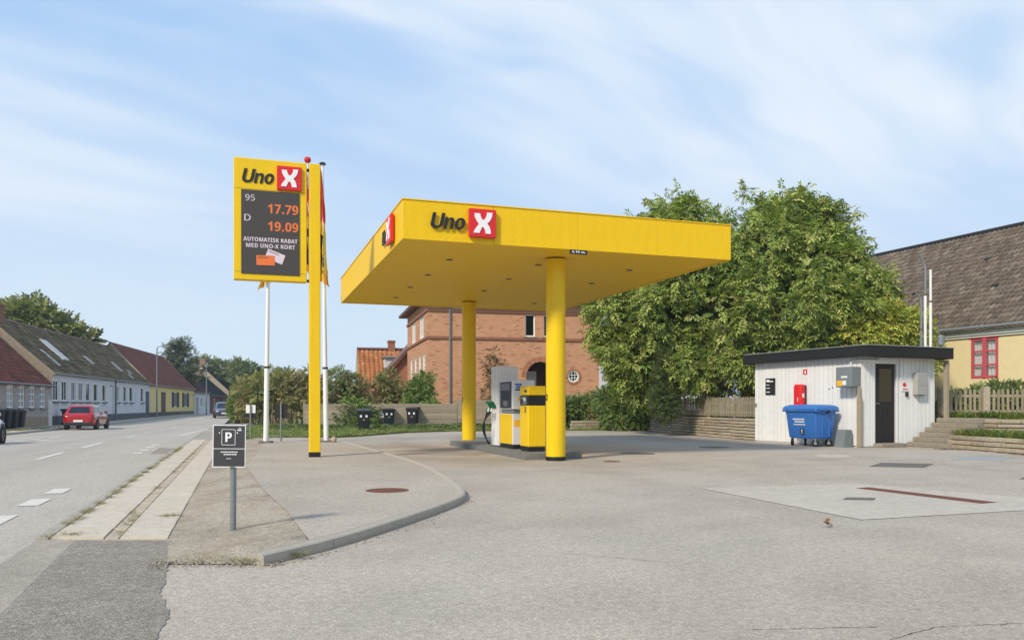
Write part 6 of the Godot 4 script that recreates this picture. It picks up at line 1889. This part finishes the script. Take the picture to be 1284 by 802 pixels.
# ---------------------------------------------------------------- bins, lamps, cars
func wheelie_bin(label: String, at: Vector3, turn: float, s: float, group: String, faces := true) -> void:
	var t := thing("wheelie_bin", label, "wheelie bin", at, turn, group)
	t.scale = Vector3.ONE * s
	var rings := []
	for q in [[0.06, 0.20, 0.22], [0.10, 0.22, 0.25], [0.85, 0.27, 0.32], [0.93, 0.285, 0.34]]:
		var r := []
		for c in [[1, 0.8], [0.8, 1], [-0.8, 1], [-1, 0.8], [-1, -0.8], [-0.8, -1], [0.8, -1], [1, -0.8]]: r.append(Vector3(c[0] * q[1], q[0], -c[1] * q[2]))
		rings.append(r)
	var b := MB.new()
	b.ring_mesh(rings)
	put("body", b.done(), mats.bin_dark, t)
	boxpart("rim", Vector3(0, 0.925, 0.0), Vector3(0.60, 0.05, 0.70), mats.bin_dark, t, 0.015)
	var lid := MB.new()
	lid.prism(PackedVector2Array([Vector2(-0.38, 0.95), Vector2(0.36, 0.95), Vector2(0.36, 0.98), Vector2(0.15, 1.02), Vector2(-0.3, 1.06), Vector2(-0.42, 1.03)]), -0.29, 0.29)
	put("lid", lid.done(), mats.bin_dark, t, Vector3.ZERO, Vector3(0, -PI / 2, 0))
	var h := MB.new()
	h.tube([Vector3(-0.24, 0.98, -0.42), Vector3(0.24, 0.98, -0.42)], [0.018], 8)
	put("handle", h.done(), mats.bin_dark, t)
	for x in [-0.24, 0.24]:
		var w := MB.new()
		w.cyl(Vector3(x - 0.03, 0.1, -0.24), Vector3(x + 0.03, 0.1, -0.24), 0.1, 0.1, 14)
		put("wheel", w.done(), mats.rubber, t)
	if faces:
		for x in [-0.12, 0.12]: boxpart("sticker", Vector3(x, 0.74, 0.318), Vector3(0.085, 0.10, 0.004), mats.white, t, 0.001)
		boxpart("sticker", Vector3(0, 0.58, 0.302), Vector3(0.09, 0.02, 0.004), mats.pump_grey, t, 0.001)
func make_bins() -> void:
	wheelie_bin("black wheelie bin with two white stickers nearest the flagpoles", W(-6.15, 33.6, 0.0), 0.15, 0.95, "black bins by the plank fence")
	wheelie_bin("black wheelie bin with white stickers, middle one before the plank fence", W(-5.85, 38.4, 0.05), 0.2, 0.93, "black bins by the plank fence")
	wheelie_bin("black wheelie bin with white stickers nearest the rear column", W(-4.75, 38.8, 0.05), -0.1, 0.97, "black bins by the plank fence")
	var nb := thing("notice_box", "small dark box and white notice on the plank fence between bins", "notice board", W(-6.55, 38.25, 0.55), 0.3)
	boxpart("box", Vector3(0, 0.13, 0), Vector3(0.42, 0.30, 0.10), mats.dark_plastic, nb)
	boxpart("notice", Vector3(0.42, 0.14, 0), Vector3(0.36, 0.28, 0.02), mats.white, nb)
	for k in 4: wheelie_bin(["dark bin at the picture edge before the grey cottage", "dark bin between two others before the grey cottage", "dark bin beside the rightmost before the grey cottage", "rightmost of the dark bins before the grey cottage"][k], W(-28.9 - 0.06 * k, 45.4 + 0.75 * k, -0.2), 1.75, 1.05, "dark bins before the grey cottage", false)
	wheelie_bin("dark bin alone against the blue grey house behind the red car", W(-30.5, 55.6, -0.2), 1.75, 1.05, "", false)
func make_lamps() -> void:
	for q in [["street lamp with curved arm before the end of the mossy roof", -36.0, 82.0, 7.2, true], ["plain street pole in front of the white low house", -38.9, 103.0, 6.3, false], ["slim pole far behind the trimmed hedge", -37.0, 117.0, 5.8, false]]:
		var t := thing("street_lamp", q[0], "street lamp", W(q[1], q[2], -0.1), 0.0, "lamps along the street")
		var b := MB.new()
		b.tube([Vector3(0, 0, 0), Vector3(0, q[3] * 0.5, 0), Vector3(0, q[3] - 0.25, 0)], [0.09, 0.075, 0.055], 10)
		put("pole", b.done(), mats.galvanised, t)
		var h := MB.new()
		if q[4]:
			h.tube([Vector3(0, q[3] - 0.3, 0), Vector3(0.08, q[3] - 0.05, 0), Vector3(0.3, q[3] + 0.03, 0), Vector3(0.7, q[3], 0)], [0.05, 0.045, 0.045, 0.05], 8)
			put("arm", h.done(), mats.galvanised, t)
			boxpart("lamp_head", Vector3(0.85, q[3] - 0.06, 0), Vector3(0.55, 0.16, 0.28), mats.grey_metal, t, 0.04)
		else:
			h.lathe([[0.05, q[3] - 0.25], [0.14, q[3] - 0.2], [0.16, q[3]], [0.02, q[3] + 0.08], [0.001, q[3] + 0.085]], 12)
			put("lamp_head", h.done(), mats.grey_metal, t)

func car(called: String, label: String, at: Vector3, turn: float, paint: Material, s: Vector3, suv: bool) -> void:
	# x forwards, z to the right hand
	var t := thing(called, label, "car", at, turn)
	t.scale = s
	var body := MB.new()
	var rings := []
	for q in [[-2.08, 0.60, 0.42, 0.70, 0.80], [-2.05, 0.74, 0.34, 0.70, 0.86], [-1.92, 0.84, 0.26, 0.66, 0.97], [-1.6, 0.875, 0.22, 0.64, 1.0], [-0.6, 0.885, 0.20, 0.62, 0.97], [0.6, 0.885, 0.20, 0.62, 0.95], [1.1, 0.88, 0.20, 0.60, 0.93], [1.6, 0.855, 0.22, 0.58, 0.85], [1.92, 0.78, 0.26, 0.56, 0.76], [2.06, 0.66, 0.32, 0.52, 0.66], [2.10, 0.5, 0.38, 0.50, 0.58]]:
		var w: float = q[1]
		rings.append([Vector3(q[0], q[2], -w * 0.86), Vector3(q[0], q[2] + 0.1, -w * 0.97), Vector3(q[0], q[3], -w), Vector3(q[0], q[4] - 0.06, -w * 0.94), Vector3(q[0], q[4], -w * 0.82), Vector3(q[0], q[4] + 0.02, 0), Vector3(q[0], q[4], w * 0.82), Vector3(q[0], q[4] - 0.06, w * 0.94), Vector3(q[0], q[3], w), Vector3(q[0], q[2] + 0.1, w * 0.97), Vector3(q[0], q[2], w * 0.86)])
	body.ring_mesh(rings)
	put("body", body.done(), paint, t)
	# cabin: outlines from the belt line to the roof
	var cab := MB.new()
	rings = []
	var back := 0.25 if suv else 0.0
	for q in [[0.93, -1.90, 1.12, 0.80], [1.02, -1.86, 0.98, 0.785], [1.36, -1.52 - back, 0.38, 0.655], [1.44, -1.38 - back, 0.18, 0.60], [1.475, -1.15 - back, -0.10, 0.50], [1.48, -0.9, -0.4, 0.3]]:
		var w: float = q[3]
		rings.append([Vector3(q[2], q[0], -w * 0.72), Vector3(q[2] - 0.14, q[0], -w), Vector3(q[1] + 0.12, q[0], -w), Vector3(q[1], q[0], -w * 0.8), Vector3(q[1], q[0], w * 0.8), Vector3(q[1] + 0.12, q[0], w), Vector3(q[2] - 0.14, q[0], w), Vector3(q[2], q[0], w * 0.72)])
	for r in rings: r.reverse()
	cab.ring_mesh(rings)
	put("cabin", cab.done(), paint, t)
	var pane := func(a: Vector3, b: Vector3, c: Vector3, d: Vector3, called2: String) -> void:
		var g := MB.new()
		g.quad(a, b, c, d)
		put(called2, g.done(), mats.car_glass, t)
	pane.call(Vector3(-1.90, 1.02, -0.58), Vector3(-1.90, 1.02, 0.58), Vector3(-1.575 - back, 1.35, 0.47), Vector3(-1.575 - back, 1.35, -0.47), "rear_window")
	pane.call(Vector3(1.03, 1.0, 0.56), Vector3(1.03, 1.0, -0.56), Vector3(0.42, 1.36, -0.46), Vector3(0.42, 1.36, 0.46), "windscreen")
	for z in [-1.0, 1.0]:
		for q in [[-1.55, -0.62, -1.32, -0.60], [-0.52, 0.72, -0.50, 0.24]]:
			pane.call(Vector3(q[0], 1.0, 0.802 * z), Vector3(q[1], 1.0, 0.802 * z), Vector3(q[3], 1.34, 0.678 * z), Vector3(q[2], 1.34, 0.678 * z), "side_window")
		for x in [-1.28, 1.32]:
			var ty := MB.new()
			ty.xf = Transform3D(Basis(Vector3(1, 0, 0), PI / 2), Vector3(x, 0.315, 0.80 * z))
			ty.lathe([[0.20, -0.10], [0.30, -0.10], [0.32, -0.06], [0.32, 0.06], [0.30, 0.10], [0.20, 0.10]], 22)
			var wo := put("wheel", ty.done(), mats.rubber, t)
			var rm := MB.new()
			rm.cyl(Vector3(x, 0.315, 0.72 * z), Vector3(x, 0.315, 0.885 * z), 0.21, 0.20, 18)
			put("rim", rm.done(), mats.rim, wo)
			for k in 5:
				var sp := MB.new()
				sp.xf = Transform3D(Basis(Vector3(0, 0, 1), TAU * k / 5), Vector3(x, 0.315, 0.888 * z))
				sp.box(Vector3(0, 0.10, 0), Vector3(0.05, 0.17, 0.012))
				put("spoke", sp.done(), mats.dark_plastic, wo)
			var ar := MB.new()
			ar.cyl(Vector3(x, 0.335, 0.70 * z), Vector3(x, 0.335, 0.882 * z), 0.37, 0.37, 22)
			put("wheel_arch", ar.done(), mats.dark_plastic, t)
		boxpart("tail_light", Vector3(-1.99, 0.86, 0.66 * z), Vector3(0.12, 0.16, 0.30), mats.tail_red, t, 0.03)
		boxpart("headlight", Vector3(1.93, 0.66, 0.60 * z), Vector3(0.22, 0.13, 0.30), mats.lamp_clear, t, 0.03)
		boxpart("mirror", Vector3(0.55, 1.02, 0.93 * z), Vector3(0.10, 0.13, 0.18), paint, t, 0.03)
	boxpart("rear_bumper", Vector3(-2.0, 0.36, 0), Vector3(0.2, 0.20, 1.45), mats.dark_plastic, t, 0.04)
	boxpart("front_grille", Vector3(2.03, 0.46, 0), Vector3(0.16, 0.20, 1.05), mats.dark_plastic, t, 0.03)
	boxpart("number_plate", Vector3(-2.105, 0.52, 0), Vector3(0.02, 0.12, 0.50), mats.white, t, 0.003)
	boxpart("number_plate", Vector3(2.12, 0.48, 0), Vector3(0.02, 0.11, 0.50), mats.white, t, 0.003)
func make_cars() -> void:
	var along_street := atan2(0.954, -0.30)
	car("red_car", "red hatchback parked with its rear towards the forecourt", W(-26.05, 49.6, -0.29), atan2(0.966, -0.25), mats.car_red, Vector3.ONE, false)
	car("grey_car", "dark grey car facing this way beside the trimmed hedge", W(-30.0, 84.0, -0.2), along_street + PI + 0.08, mats.car_grey, Vector3(1.05, 1.14, 1.05), true)
	car("white_car", "white car of which only one end shows at the picture edge", W(-17.7, 25.9, -0.17), along_street, mats.car_white, Vector3.ONE, false)

func make_cracks() -> void:
	var court := get_node("forecourt")
	rng.seed = 951
	for q in [[[1.2, 4.15], [1.9, 4.2]], [[1.3, 3.6], [2.2, 4.2]], [[2.2, 4.2], [3.3, 4.35]], [[0.4, 6.3], [1.2, 5.9]]]:
		var b := MB.new()
		var a := Vector2(q[0][0], q[0][1])
		var e := Vector2(q[1][0], q[1][1])
		var side := (e - a).normalized().orthogonal()
		var n := int(a.distance_to(e) / 0.03)
		var prev := a
		for k in range(1, n + 1):
			var p := a.lerp(e, float(k) / n) + side * rng.randfn() * 0.006
			var w := side * rng.randf_range(0.001, 0.0035)
			b.quad(W(prev.x - w.x, prev.y - w.y, 0.002), W(p.x - w.x, p.y - w.y, 0.002), W(p.x + w.x, p.y + w.y, 0.002), W(prev.x + w.x, prev.y + w.y, 0.002))
			prev = p
		put("crack_line", b.done(), mats.black_paint, court)  # flat strip painted black for the shade in an open crack

func _ready() -> void:
	make_camera()
	make_sky()
	make_materials()
	make_ground()
	make_canopy()
	make_shed()
	make_street_row()
	make_brick_house()
	make_right_house()
	make_verges()
	make_plank_fence()
	make_pumps()
	make_pylon()
	make_flag_poles()
	make_small_signs()
	make_walnut()
	make_shrubs()
	make_bins()
	make_lamps()
	make_cars()
	make_cracks()
